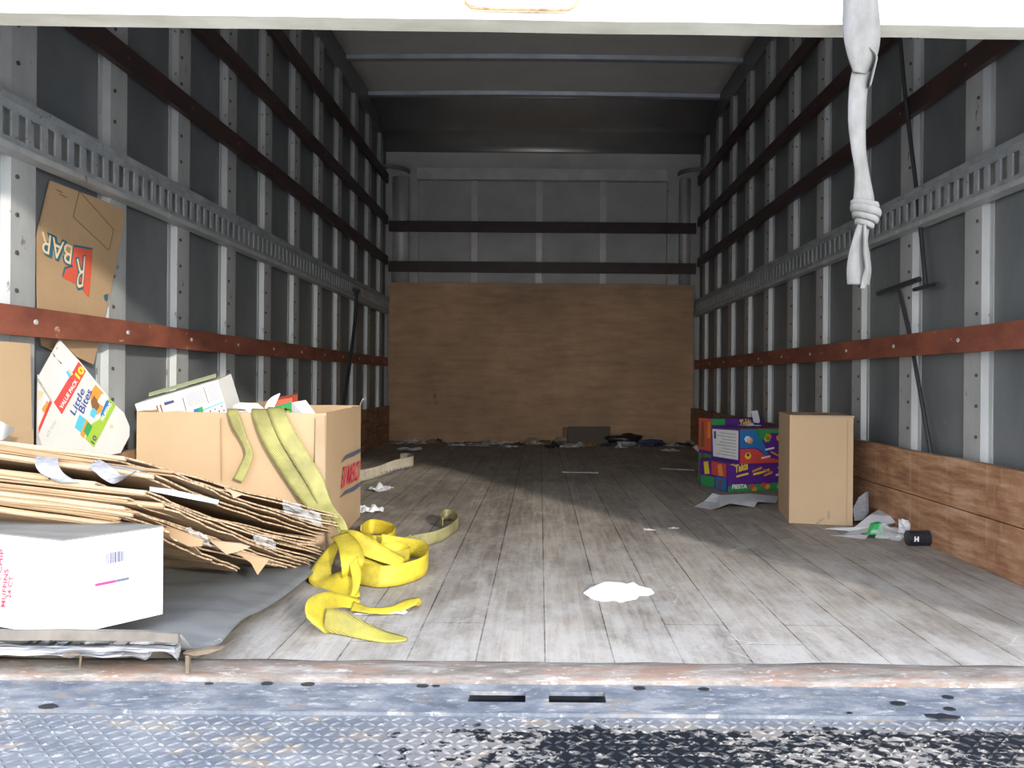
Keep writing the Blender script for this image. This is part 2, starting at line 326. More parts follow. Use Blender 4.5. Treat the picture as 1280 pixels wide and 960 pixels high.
# ================================================================== LARGE STRUCTURE
XL, XR = -1.18, 1.205          # faces of the wall posts
PL, PR = XL - 0.021, XR + 0.021  # liner panels behind them
Y0, YB, ZT, ZC = 1.21, 5.9, 2.275, 2.42
mb = MB(); mb.box(-14, 14, -14, 16, -1.2, -1.12); obj('ground', mb, M['bounce_ground'], kind='structure')
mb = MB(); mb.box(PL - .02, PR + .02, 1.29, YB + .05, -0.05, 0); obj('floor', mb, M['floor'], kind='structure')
# threshold: slightly wavy raised strip
mb = MB()
def thr(u, v):
    x = -1.3 + 2.62 * u; y = 1.218 + 0.085 * v
    r = 0.008 * math.sin(v * math.pi) + 0.002 * noise.noise(Vector((x * 9, y * 30, 2)))
    if v > .99: y += 0.012 * noise.noise(Vector((x * 5, 0, 7)))
    return (x, y, 0.001 + r)
mb.grid(thr, 160, 6, 0.02); obj('trim_1', mb, M['threshold'], kind='structure', smooth=True)
# outer bumper plate with two slots
tail = empty('tail_lift_platform', (0, 1.0, -0.03), 'blue grey steel tail lift platform with diamond tread and two slots at the threshold', 'platform')
mb = MB(); zp = -0.004
sl1 = (P(586, 870, Z=zp).x, P(657, 870, Z=zp).x); sl2 = (P(686, 872, Z=zp).x, P(757, 872, Z=zp).x)
ys0, ys1 = P(640, 877.5, Z=zp).y, P(640, 864.5, Z=zp).y
ya, yb = 1.115, 1.219
for x0, x1, y0, y1 in ((-1.3, sl1[0], ya, yb), (sl1[0], sl1[1], ya, ys0), (sl1[0], sl1[1], ys1, yb), (sl1[1], sl2[0], ya, yb),
                       (sl2[0], sl2[1], ya, ys0), (sl2[0], sl2[1], ys1, yb), (sl2[1], 1.32, ya, yb)):
    mb.box(x0, x1, y0, y1, zp - 0.006, zp)
obj('bumper_plate', mb, M['plate'], tail)
mb = MB(); mb.box(sl1[0] - .01, sl2[1] + .01, ya + .01, 1.199, zp - .08, zp - .04); obj('slot_blackout', mb, M['black'], tail)  # added black box, keeps light from below out of the slots
for yy in (ya + .004, 1.2): mb = MB(); mb.box(sl1[0] - .01, sl2[1] + .01, yy, yy + .004, zp - .08, zp - .0062); obj('slot_blackout', mb, M['black'], tail)
mb = MB(); mb.box(-1.3, 1.32, 0.62, ya - 0.001, zp - .035, zp - 0.004)
rnd = random.Random(5)
for i in range(158):
    for j in range(30):
        x = -1.29 + i * 0.0165 + rnd.uniform(-.0006, .0006); y = 0.635 + j * 0.016
        a = math.radians(38 if (i + j) % 2 else -38); L, w = 0.0090, 0.0030
        c, s_ = math.cos(a), math.sin(a)
        def q(p, r, h): return (x + p * c - r * s_, y + p * s_ + r * c, zp - 0.004 + h)
        mb.add([q(-L, 0, 0), q(0, -w, 0), q(L, 0, 0), q(0, w, 0), q(-L * .45, 0, .0020), q(L * .45, 0, .0020)],
               [(0, 1, 4), (1, 5, 4), (1, 2, 5), (2, 3, 5), (3, 4, 5), (3, 0, 4)])
obj('tread_deck', mb, M['tread'], tail)
mb = MB(); mb.box(-1.3, 1.32, ya - .004, ya + .002, zp - .03, zp + .0012); obj('weld_bead', mb, M['plate'], tail)
rnd = random.Random(2)
for px, py, r in ((60, 884, .012), (261, 855, .006), (334, 855, .008), (385, 856, .009), (528, 858, .008), (545, 858, .005), (799, 861, .009), (880, 862, .008), (1122, 880, .010), (1184, 872, .008), (1187, 887, .008), (1062, 892, .004), (1034, 912, .006)):
    p = P(px, py, Z=zp); mb = MB()
    mb.prism([(p.x + r * math.cos(t) * (1 + .3 * rnd.random()), p.y + r * .7 * math.sin(t) * (1 + .3 * rnd.random()), zp + .0004) for t in [k * math.pi / 4 for k in range(8)]], (0, 0, .0012))
    obj('tar_spot', mb, M['black'], tail)
# rust hole on the platform, right
p = P(1175, 897, Z=zp); mb = MB()
mb.prism([(p.x + r * math.cos(t), p.y + .5 * r * math.sin(t), zp + .0004) for t, r in zip([k * math.pi / 5 for k in range(10)], (.03, .018, .022, .014, .024, .02, .012, .02, .016, .026))], (0, 0, .002))
obj('tar_spot', mb, M['black'], tail)
mb = MB(); mb.box(-1.3, 1.32, 1.2, 1.29, -0.4, -0.036); obj('rear_sill', mb, M['plate'], kind='structure')

# side walls
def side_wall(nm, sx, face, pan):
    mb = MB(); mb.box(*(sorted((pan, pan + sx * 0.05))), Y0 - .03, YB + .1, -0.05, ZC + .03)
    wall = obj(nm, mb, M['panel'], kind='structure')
    for k in range(-1, 11):
        yf = 1.814 + 0.392 * k                    # far edge of the post
        mb = MB(); d = -sx
        prof = [(0, 0), (0, -.02), (.019, -.026), (.019, -.103), (0, -.108), (0, -.128), (.003, -.128), (.003, -.111), (.0222, -.106), (.0222, -.022), (.003, -.017), (.003, 0)]
        prof = [(-0.001, 0)] + [(a, b) for a, b in prof[6:][::-1]] + [(-0.001, -.128)]
        lo, hi = (0.24, ZT)
        mb.prism([(pan + d * a, yf + b, lo) for a, b in prof], (0, 0, hi - lo))
        post = obj('wall_post', mb, M['steel'], wall)
        mb = MB()
        for z in [0.33 + 0.085 * i for i in range(23)]:
            if abs(z - .6) < .05 or abs(z - 1.02) < .08 or abs(z - 1.365) < .04: continue
            x = pan + d * 0.0222
            mb.tube((x, yf - .088, z), (x + d * .004, yf - .088, z), .005, 6)
        obj('rivet', mb, M['bolt'], post)
    mb = MB(); a, b = sorted((pan - sx * 0.003, pan - sx * .022))
    mb.box(a, b, Y0, YB, ZT, ZC + .01); obj('top_plate', mb, M['panel2'], wall)
    return wall
M['panel2'] = simple('top_plate_steel', (0.17, 0.18, 0.195), (0.13, 0.14, 0.15), 0.45, 0.2, 4)
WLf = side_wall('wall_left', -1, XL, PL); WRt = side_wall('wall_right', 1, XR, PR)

# rails, tracks, kick boards (bolted on: things of their own)
def rail(sx, face, z0, z1, m, label, group=None, th=.02, off=.004):
    x0, x1 = sorted((face - sx * off, face - sx * (off + th))); mb = MB(); n = 40
    def fn(u, v): return None
    pts = []
    for i in range(n):
        ya_, yb_ = 1.26 + (YB - .09 - 1.26) * i / n, 1.26 + (YB - .09 - 1.26) * (i + 1) / n
        w0 = .0015 * noise.noise(Vector((ya_ * 2, z0, sx))); w1 = .0015 * noise.noise(Vector((yb_ * 2, z0, sx)))
        mb.hexa([(x0, ya_, z0 + w0), (x1, ya_, z0 + w0), (x1, yb_, z0 + w1), (x0, yb_, z0 + w1), (x0, ya_, z1 + w0), (x1, ya_, z1 + w0), (x1, yb_, z1 + w1), (x0, yb_, z1 + w1)])
    o = obj('wall_rail', mb, m, label=label, cat='rail', group=group)
    for k in range(0, 11):
        y = 1.814 + .392 * k - .06; x = face - sx * (off + th); mb = MB(); mb.tube((x, y, (z0 + z1) / 2), (x - sx * .003, y, (z0 + z1) / 2), .006, 8)
        obj('screw', mb, M['bolt'] if m is M['brownrail'] else M['header'], o)
    return o
rail(-1, XL, .568, .634, M['rust'], 'rust red steel rail low along the left wall, sunlit at its near end', th=.016, off=.012)
rail(1, XR, .563, .633, M['rust'], 'rust red steel rail low along the right wall', th=.016, off=.022)
for s_, fc, w in ((-1, XL, 'left'), (1, XR, 'right')):
    rail(s_, fc, 1.335, 1.40, M['brownrail'], f'dark brown rail on the {w} wall, first above the slotted track')
    rail(s_, fc, 1.64, 1.705, M['brownrail'], f'dark brown rail on the {w} wall, middle of the three above the slotted track')
    rail(s_, fc, 1.95, 2.02, M['brownrail'], f'dark brown rail on the {w} wall, topmost near the roof')

def track(sx, face, w):
    t = empty('cargo_track', (face, 3.5, .965), f'grey steel cargo track with vertical slots along the {w} wall', 'cargo track')
    f0, f1 = face - sx * .030, face - sx * .035        # front plate
    z0, z1, za, zb = .965, 1.085, .994, 1.052
    ya_, yb_ = 1.26, YB - .09
    mb = MB()
    x0, x1 = sorted((f0, f1))
    mb.box(x0, x1, ya_, yb_, z0 + .012, za); mb.box(x0, x1, ya_, yb_, zb, z1 - .012)
    y = ya_; p = .0502
    while y + p < yb_:
        mb.box(x0, x1, y, y + .020, za, zb); y += p
    mb.box(x0, x1, y, yb_, za, zb)
    obj('slotted_face', mb, M['track'], t)
    mb = MB(); x0, x1 = sorted((face - sx * .004, face - sx * .0045 - sx*.002)); mb.box(x0, x1, ya_, yb_, z0 + .012, z1 - .012)
    obj('back_strip', mb, M['steel'], t)
    for za_, zb_ in ((z0, z0 + .014), (z1 - .014, z1)):
        mb = MB(); x0, x1 = sorted((face - sx * .001, face - sx * .041)); mb.box(x0, x1, ya_, yb_, za_, zb_)
        for k in range(60):
            yy = ya_ + .05 + k * .075
            mb.tube((face - sx * .041, yy, (za_ + zb_) / 2), (face - sx * .0425, yy, (za_ + zb_) / 2), .003, 6)
        obj('flange', mb, M['steel'] if zb_ < 1 else M['track'], t)
track(-1, XL, 'left'); track(1, XR, 'right')

def kickboard(nm, x0, x1, label):
    for i, (z0, z1) in enumerate(((0.001, .134), (.137, .27))):
        mb = MB(); n = 60
        for k in range(n):
            ya_, yb_ = 1.3 + (YB - .05 - 1.3) * k / n, 1.3 + (YB - .05 - 1.3) * (k + 1) / n
            wa, wb = (.005 * noise.noise(Vector((y * 4, i, x0))) for y in (ya_, yb_)) if i else (0, 0)
            mb.hexa([(x0, ya_, z0), (x1, ya_, z0), (x1, yb_, z0), (x0, yb_, z0), (x0, ya_, z1 + wa), (x1, ya_, z1 + wa), (x1, yb_, z1 + wb), (x0, yb_, z1 + wb)])
        obj('kick_board', mb, M['kick'], label=('upper' if i else 'lower') + ' ' + label, cat='board')
kickboard('r', 1.143, 1.17, 'rough wooden kick board on edge along the foot of the right wall')
kickboard('l', -1.168, -1.14, 'rough wooden kick board on edge along the foot of the left wall')

# back wall
mb = MB(); mb.box(PL - .02, PR + .02, YB + .03, YB + .08, -.05, 2.5); wb = obj('wall_back', mb, M['backpanel'], kind='structure')
def bx(nm, x0, x1, y0, y1, z0, z1, m, parent=None, **k):
    mb = MB(); mb.box(x0, x1, y0, y1, z0, z1); return obj(nm, mb, m, parent, **k)
yb = YB
zh0, zh1 = P(675, 226, Y=yb).z, P(675, 212, Y=yb).z
bx('header_beam', P(522, 218, Y=yb).x, P(833, 218, Y=yb).x, yb - .03, yb + .03, zh0, zh1, M['header'], wb)
for px in (593, 674, 754): bx('back_stud', P(px - 4, 280, Y=yb).x, P(px + 4, 280, Y=yb).x, yb + .005, yb + .03, 1.2, zh0, M['header'], wb)
for a, b in ((514, 523), (834, 848)): bx('corner_stud', P(a, 280, Y=yb).x, P(b, 280, Y=yb).x, yb - .005, yb + .03, 1.2, zh0, M['steel'], wb)
for a, b in ((489, 511), (850, 864)):
    mb = MB(); xa, xb = P(a, 280, Y=yb).x, P(b, 280, Y=yb).x
    def cv(u, v): return (xa + (xb - xa) * u, yb + .028 - .035 * math.sin(math.pi * u), 1.2 + (zh0 + .03 - 1.2) * v)
    mb.grid(cv, 10, 1, .004); obj('corner_panel', mb, M['header'], wb, smooth=True)
for (y1, y2), w in (((279, 292), 'upper'), ((329, 342), 'lower')):
    z1, z0 = P(675, y1, Y=yb).z, P(675, y2, Y=yb).z
    bx('wall_rail', -1.16, 1.18, yb - .055, yb - .032, z0, z1, M['brownrail'], label=f'dark brown rail across the back wall, {w} of the two above the plywood', cat='rail')
bx('plywood_sheet', P(488, 450, Y=yb).x, P(864, 450, Y=yb).x, yb - .075, yb - .057, 0.002, P(675, 356, Y=yb).z, M['ply'], label='large brown plywood sheet standing against the back wall', cat='plywood sheet')
# ceiling, bows, nose cove
mb = MB()
def roof(u, v):
    x = PL + (PR - PL) * u; y = Y0 - .03 + (5.32 - Y0 + .03) * v
    return (x, y, ZC + .012 * math.sin(math.pi * u) + .004 * noise.noise(Vector((x * 1.5, y * 4, 0))))
mb.grid(roof, 24, 60, -.03); mb.box(PL - .06, PR + .06, 1.17, YB + .1, ZC + .045, ZC + .08); cl = obj('ceiling', mb, M['roof'], kind='structure', smooth=True)
for y in (1.5, 2.1, 2.72, 3.33, 4.0, 4.64, 5.23):
    mb = MB(); x0, x1 = XL + .0, XR - .0
    def sec(u, v):
        ang = v; prof = [(-.03, .012), (-.022, -.012), (.022, -.012), (.03, .012)]
        a, b = prof[round(v * 3)]
        return (x0 + (x1 - x0) * u, y + a, ZC - .012 + .010 * math.sin(math.pi * u) + b)
    mb.grid(sec, 24, 3); obj('roof_bow', mb, M['bow'], cl)
mb = MB()
CV = smooth_path([Vector((0, y, z)) for y, z in ((5.31, ZC + .006), (5.46, ZC - .03), (5.62, 2.305), (5.68, 2.30), (5.77, 2.28), (5.825, 2.245), (5.85, 2.20), (5.870, 2.145), (5.889, zh1 - .004))], 4)
def cove(u, v):
    c = CV[round(v * 24)]; return (PL + (PR - PL) * u, c.y, c.z)
mb.grid(cove, 2, 24, -.01); obj('nose_cove', mb, M['nose'], cl, smooth=True)
for s_, xx in ((-1, XL), (1, XR)):
    mb = MB(); x0 = xx
    def ledge(u, v):
        a = u * math.pi / 2
        return (x0 - s_ * .18 * math.sin(a) + s_ * .02, yb - .16 + .16 * (1 - math.cos(a)), zh1 - .012 - .03 * v)
    mb.grid(ledge, 8, 1, .01); obj('corner_ledge', mb, M['panel2'], wb)

# rear frame and roll-up door
for nm, a, b in (('trim_2', PL - .07, -1.14), ('trim_3', 1.12, PR + .07)): bx(nm, a, b, 1.17, 1.21, -.05, 2.46, M['door'], kind='structure')
bx('trim_4', -1.14, 1.12, 1.17, 1.21, 2.25, 2.46, M['door'], kind='structure')
mb = MB()
zdl, zdr = P(0, 9, Y=1.20).z, P(1280, 27, Y=1.20).z
def dz(x): return zdl + (zdr - zdl) * (x + .84) / 1.6
door = empty('door_1', (0, 1.23, 1.04), None, None, kind='structure')
n = 4
for i in range(n):
    mb = MB(); h = (2.26 - 1.05) / n; t0, t1 = i * h, (i + 1) * h - .006
    mb.hexa([(-1.15, 1.2125, dz(-1.15) + t0), (1.13, 1.2125, dz(1.13) + t0), (1.13, 1.235, dz(1.13) + t0), (-1.15, 1.235, dz(-1.15) + t0),
             (-1.15, 1.2125, dz(-1.15) + t1), (1.13, 1.2125, dz(1.13) + t1), (1.13, 1.235, dz(1.13) + t1), (-1.15, 1.235, dz(-1.15) + t1)])
    obj('door_panel', mb, M['door'], door)
mb = MB()
for k in range(60):
    xa, xb = -1.15 + 2.28 * k / 60, -1.15 + 2.28 * (k + 1) / 60
    wa, wb_ = .0022 * noise.noise(Vector((xa * 6, 1, 1))), .0022 * noise.noise(Vector((xb * 6, 1, 1)))
    mb.hexa([(xa, 1.196, dz(xa) - .0105 + wa), (xb, 1.196, dz(xb) - .0105 + wb_), (xb, 1.24, dz(xb) - .0105 + wb_), (xa, 1.24, dz(xa) - .0105 + wa),
             (xa, 1.206, dz(xa) + .004), (xb, 1.206, dz(xb) + .004), (xb, 1.24, dz(xb) + .004), (xa, 1.24, dz(xa) + .004)])
obj('bottom_seal', mb, M['seal'], door)
mb = MB(); o = [P(px, py, Y=1.203) for px, py in ((578, -14), (581, 6), (588, 11.5), (712, 13.5), (720, 9), (724, -12))]
mb.prism(o, (0, .012, 0)); hd = obj('lift_handle', mb, M['rustplate'], door)
mb = MB(); rim = [(579, -6), (582, 4), (589, 9.5), (600, 10.5), (640, 11.3), (680, 12.2), (711, 12.2), (719, 7.5), (722, -3)]
for (xa, ya2), (xb, yb2) in zip(rim[:-1], rim[1:]): mb.tube(P(xa, ya2, Y=1.201), P(xb, yb2, Y=1.201), .0022, 6)
obj('rusty_rim', mb, simple('rust_edge', (0.20, 0.085, 0.03), (0.42, 0.30, 0.17), 0.8, 0, 45), hd)
for px in (592, 652, 705):
    p = P(px, 4, Y=1.203); mb = MB(); mb.tube(p, p - Vector((0, .004, 0)), .006, 10); obj('handle_bolt', mb, M['seal'], hd)

# ================================================================== OBJECTS
def ribbon(mb, cs, ws, th=.0025, n=6, cup=0.0, m=0):
    """cs centres, ws width vectors (full width)"""
    cs = smooth_path([Vector(c) for c in cs], n); ws = smooth_path([Vector(w) for w in ws], n); L = len(cs) - 1
    k = 4
    def fn(u, v):
        i = round(u * L); s = v - .5
        t = cs[min(i + 1, L)] - cs[max(i - 1, 0)]; nn = t.cross(ws[i]); nn = nn.normalized() if nn.length > 1e-9 else Vector((0, 0, 1))
        return cs[i] + ws[i] * s + nn * cup * (1 - 4 * s * s)
    mb.grid(fn, L, k, th, m)
def poly(name, pts, m, parent, nrm, th=.0004, label=None):
    mb = MB(); mb.prism(pts, nrm.normalized() * th); o = obj(name, mb, m, parent)
    if label: o['label'] = label
    return o

# ---- big brown carton on the left
bc = [Vector((-.575, 2.07, 0)), Vector((-.62, 2.665, 0)), Vector((-1.13, 2.66, 0)), Vector((-1.085, 2.07, 0))]
H = .384
car = empty('cardboard_box', (-.85, 2.36, 0), 'big open brown cardboard box full of packaging, red lettered side towards the aisle', 'cardboard box')
cen = sum(bc, Vector()) / 4
for i, nm in enumerate(('side_panel', 'back_panel', 'side_panel', 'front_panel')):
    a, b = bc[i], bc[(i + 1) % 4]; d = (b - a).normalized(); nn = Vector((-d.y, d.x, 0))
    if nn.dot(cen - a) < 0: nn = -nn
    mb = MB(); n = 14
    def wv(u, v):
        p = a.lerp(b, u); bow = .010 * math.sin(math.pi * u) * v * (1 if nm == 'front_panel' else .3)
        z = H * v + (.004 * noise.noise(Vector((u * 7, i, 3))) if v > .99 else 0)
        return p - nn * bow * 0.6 + Vector((0, 0, z)) + nn * .002 * noise.noise(Vector((u * 4, v * 3, i)))
    mb.grid(wv, n, 8, .005); obj(nm, mb, M['cardbox'], car, smooth=False)
mb = MB(); mb.prism([c + Vector((0, 0, .004)) for c in bc], (0, 0, .004)); obj('bottom_panel', mb, M['cardbox'], car)
# corner flap, crease and bits on the box front
fp, fn_ = Vector((0, 2.062, 0)), Vector((0, -1, 0))
def fpx(px, py, e=.003): return on_plane(px, py, fp, fn_, e)
poly('corner_flap', [fpx(395.5, 521), fpx(407, 519), fpx(407, 640), fpx(393, 640)], M['card2'], car, Vector((0, -1, 0)), .003)
poly('crease', [fpx(277, 522, .006), fpx(278.3, 522, .006), fpx(279.3, 600, .006), fpx(278, 600, .006)], M['card'], car, Vector((0, -1, 0)), .001)
# side logo
sa, sb = bc[0], bc[1]; sd = (sb - sa).normalized(); sn = Vector((sd.y, -sd.x, 0)).normalized()
if sn.x < 0: sn = -sn
def spx(px, py, e=.0075): return on_plane(px, py, sa, sn, e)
O = spx(424, 611); text('lettering', 'BIMBO', M['print_bred'], car, O, spx(446.5, 599) - O, spx(427, 583) - O, .012)
for ya_, yb_, sh in ((578, 561, 1), (622, 603, 1)):
    top = [(424 if ya_ < 600 else 422, ya_ - 0), (430, ya_ - 9.5), (438, ya_ - 13), (448.3, yb_ - 1)]
    bot = [(448, yb_ + 4), (439, ya_ - 8), (431, ya_ - 5.5), (424 if ya_ < 600 else 422, ya_)]
    pts = [spx(x, y) for x, y in top + bot[:-1]]
    poly('logo_swoosh', pts, M['print_slate'], car, sn, .0006)
p = P(450, 507, Y=2.655); mb = MB(); ribbon(mb, [p, p + Vector((.004, 0, .012)), p + Vector((.014, 0, .026))], [Vector((.0, .016, 0))] * 2 + [Vector((.006, .012, 0))], .001)
obj('tape_tail', mb, M['film'], car)

# ---- things inside it
def slab(name, corners, depth, m, **k):
    """front-face corner points plus a depth vector"""
    mb = MB(); mb.prism(corners, depth); return obj(name, mb, m, **k)
Yc = 2.2
fr = [P(168.5, 505, Y=Yc), P(272, 475, Y=Yc), P(287, 524, Y=Yc), P(291, 560, Y=Yc), P(186, 560, Y=Yc)]
t = empty('snack_carton', P(225, 560, Y=Yc + .03), 'white snack carton with small print tilted in the left end of the big open box', 'carton')
mb = MB(); mb.prism(fr, (0.004, .085, .018)); obj('carton_body', mb, M['whitecard'], t)
def c1(px, py, e=.001): return P(px, py, Y=Yc - e)
dn = Vector((0, -1, 0))
poly('top_stripe', [P(186, 499, Y=Yc + .03) + Vector((0, 0, .008)), P(270, 474.5, Y=Yc + .03) + Vector((0, 0, .007)), P(270, 474.5, Y=Yc + .07) + Vector((0, 0, .017)), P(186, 499, Y=Yc + .07) + Vector((0, 0, .018))], M['print_palegreen'], t, Vector((0, 0, 1)), .001)
poly('barcode_patch', [c1(205, 503), c1(217, 500), c1(218, 503), c1(206, 507)], M['print_navy'], t, dn)
poly('green_patch', [c1(242, 512), c1(253, 508), c1(255, 520), c1(244, 520)], M['print_dgreen'], t, dn)
poly('blue_patch', [c1(242, 512, .0015), c1(248, 510, .0015), c1(248, 514, .0015), c1(243, 517, .0015)], M['print_sky'], t, dn)
for a, b in ((195, 507), (199.5, 506)): poly('red_bar', [c1(a, b), c1(a + 1.6, b - .5), c1(a + 5, b + 11), c1(a + 3.4, b + 11.4)], M['print_brown'], t, dn)
for a, b, L, an in ((228, 497, 17, 75), (254, 484, 21, 72)):
    r_ = math.radians(an); poly('divider_line', [c1(a, b), c1(a + .8, b), c1(a + .8 + L * math.cos(r_), b + L * math.sin(r_)), c1(a + L * math.cos(r_), b + L * math.sin(r_))], M['print_ink'], t, dn)
for k in range(6):
    a, b = 231 + .9 * k, 494 + 2.6 * k
    poly('fine_print', [c1(a, b), c1(a + 21, b - 6.4), c1(a + 21.2, b - 5.4), c1(a + .2, b + 1)], M['print_textgrey'], t, dn, .0003)
for k in range(7):
    a, b = 257.5 + .9 * k, 483 + 2.9 * k
    poly('fine_print', [c1(a, b), c1(a + 12, b - 3.8), c1(a + 12.3, b - 2.8), c1(a + .3, b + 1)], M['print_textgrey'], t, dn, .0003)
poly('panel_border', [c1(253, 512), c1(279, 502), c1(279.4, 503.3), c1(253.4, 513.3)], M['print_cyan'], t, dn)
for a, b in ((263, 514), (269, 511.5), (277, 508), (266, 518), (274, 514), (280, 513)):
    poly('print_dot', [c1(a + 1.2 * math.cos(q), b + 1.2 * math.sin(q)) for q in (0, 1.26, 2.5, 3.77, 5.0)], M['print_magenta' if b < 512 else 'print_navy'], t, dn, .0003)

def crumple(name, c, sx, sy, h, seed, m, rot=0., lift=0., nu=12, nv=9, **k):
    """a crumpled sheet lying on z=c.z"""
    r = random.Random(seed); off = Vector((r.random() * 50, r.random() * 50, r.random() * 50)); cr, sr = math.cos(rot), math.sin(rot)
    mb = MB()
    def fn(u, v):
        a, b = u - .5, v - .5
        ed = 1 + .22 * noise.noise(Vector((u * 3, v * 3, 9)) + off)
        x, y = a * sx * ed, b * sy * ed
        z = abs(noise.noise(Vector((u * 2.6, v * 2.6, 0)) + off)) * 1.6 + .5 * abs(noise.noise(Vector((u * 6, v * 6, 4)) + off))
        z = h * z * (1 - .75 * max(abs(a), abs(b)) * 2 + .25) + lift * max(0, a) ** 2
        return (c[0] + x * cr - y * sr, c[1] + x * sr + y * cr, c[2] + .0015 + max(0, z))
    mb.grid(fn, nu, nv, .0008); return obj(name, mb, m, **k)

def crag(name, pts, m, Y=None, dy=.03, **k):
    """a torn folded sheet: polygon of photo-measured outline points fanned to a displaced centre"""
    c = sum(pts, Vector()) / len(pts) + Vector((0, -dy, .25 * dy)); mb = MB(); n = len(pts)
    b = [p + Vector((0, .0012, 0)) for p in pts] + [c + Vector((0, .0012, 0))]
    vs = list(pts) + [c] + b
    fs = [(i, (i + 1) % n, n) for i in range(n)] + [((i + 1) % n + n + 1, i + n + 1, 2 * n + 1) for i in range(n)] + [(i, (i + 1) % n, (i + 1) % n + n + 1, i + n + 1) for i in range(n)]
    mb.add(vs, fs); return obj(name, mb, m, **k)
crag('wrapping_paper', [P(x, y, Y=2.17) for x, y in ((291, 507), (300, 503), (322, 504), (334, 514), (336, 535), (292, 535))], M['whitecard'], dy=.02, label='white sheet bulging over the front rim of the big open box', cat='paper')
crag('wrapping_paper', [P(x, y, Y=2.3) for x, y in ((365, 503), (382, 500), (396, 519), (396, 535), (362, 535))], M['paper'], dy=.02, label='white pointed sheet at the right end inside the big open box', cat='paper')
mb = MB(); ribbon(mb, [P(338, 524, Y=2.2), P(337, 510, Y=2.2), P(342, 500, Y=2.21), P(350, 492, Y=2.22)], [Vector((.026, .0, .0)), Vector((.028, 0, 0)), Vector((.018, 0, -.01)), Vector((.002, 0, -.002))], .001)
obj('paper_curl', mb, M['paper'], label='curled white paper tip rising between the straps on the big box', cat='paper')
t = empty('green_carton', P(353, 530, Y=2.33), 'red and green printed carton peeking out behind the curled paper', 'carton')
mb = MB(); mb.prism([P(x, y, Y=2.3) for x, y in ((335, 502), (365, 497), (368, 535), (337, 535))], (0, .05, .01)); obj('carton_body', mb, M['print_flagred'], t)
poly('green_patch', [P(x, y, Y=2.298) for x, y in ((343, 508), (364, 502), (366, 530), (344, 530))], M['print_dgreen'], t, dn)
poly('print_swirl', [P(354 + 8 * math.cos(a) * (1 - .1 * (i % 2)), 514 + 5.5 * math.sin(a), Y=2.296) for i, a in enumerate([k * .7 for k in range(9)])], M['print_lime'], t, dn)
poly('print_core', [P(355 + 4 * math.cos(a), 514 + 3 * math.sin(a), Y=2.294) for a in [k * 1.05 for k in range(6)]], M['print_dgreen'], t, dn)
slab('brown_flap', [P(x, y, Y=2.42) for x, y in ((284, 506), (330, 502), (336, 500), (337, 530), (284, 530))], (0, .004, 0), M['card3'], label='brown cardboard flap behind the white sheet in the big open box', cat='cardboard flap')

# ---- grey mat with torn board edge
matT = empty('floor_mat', (-.85, 1.6, 0), 'grey rubber faced board on the left floor, its front edge torn and lifted', 'floor mat')
def mz(x, y):
    z = .040 + .036 * max(0, min(1, (1.252 - y) / .03))
    z += .012 * math.exp(-((y - 1.42) / .07) ** 2) * max(0, (x + .75) / .2) * 1.0
    if x > -.62: z -= .018 * ((x + .62) / .08) * (0.2 + .8 * (.5 + .5 * math.sin((y - 1.3) * 9)))
    z -= .012 * max(0, (y - 1.5) / .5)
    return max(z, .012)
def mright(y):
    return -.535 - .010 * math.sin((y - 1.25) * 9) - (.035 * max(0, (1.30 - y) / .08))
mb = MB()
def mf(u, v):
    y = 1.222 + (2.05 - 1.222) * v; x = -1.135 + (mright(y) + 1.135) * u
    return (x, y, mz(x, y) + .0015 * noise.noise(Vector((x * 8, y * 8, 0))))
mb.grid(mf, 30, 40, .005); obj('grey_sheet', mb, M['mat'], matT, smooth=True)
mb = MB(); n = 70
def te(u, v):
    x = -1.135 + (-.575 + 1.135) * u; nz = noise.noise(Vector((x * 16, v * 2, 5)))
    zt = mz(x, 1.225) - .006; zb = .036 + .004 * noise.noise(Vector((x * 11, 0, 1))) + (.006 if x > -.66 else 0) * 1
    return (x, 1.215 + .008 * abs(nz) + .012 * v * (1 - v) * nz, zb + (zt - .014 - zb) * v)
mb.grid(te, n, 5, .02); obj('torn_edge', mb, M['torn'], matT)
mb = MB()
def lp(u, v):
    x = -1.135 + (-.568 + 1.135) * u
    return (x, 1.214 + .001 * noise.noise(Vector((x * 30, 1, 1))), mz(x, 1.222) - .0145 + .0150 * v + .0015 * noise.noise(Vector((x * 14, v * 2, 1))))
mb.grid(lp, 60, 3, .008); obj('edge_strip', mb, M['lip'], matT)
p = P(235, 822, Y=1.225); mb = MB(); mb.hexa([(p.x - .003, 1.222, .008), (p.x + .003, 1.222, .008), (p.x + .003, 1.228, .008), (p.x - .003, 1.228, .008), (p.x - .003, 1.222, .036), (p.x + .003, 1.222, .036), (p.x + .003, 1.228, .036), (p.x - .003, 1.228, .036)])
obj('splinter', mb, M['splinter'], matT)
mb = MB(); mb.prism([P(x, y, Y=1.222) for x, y in ((228, 817), (258, 812), (278, 811), (262, 817), (244, 820))], (0, .012, .001)); obj('splinter', mb, M['splinter'], matT)
a = P(100, 818, Y=1.225); mb = MB(); mb.tube(a + Vector((0, 0, -.022)), a + Vector((.002, 0, 0)), .0018, 6); mb.prism([P(x, y, Y=1.213) for x, y in ((76, 820.5), (88, 816.5), (100, 817.5), (96, 820), (88, 819), (82, 822))], (0, .004, 0)); obj('splinter', mb, M['splinter'], matT)

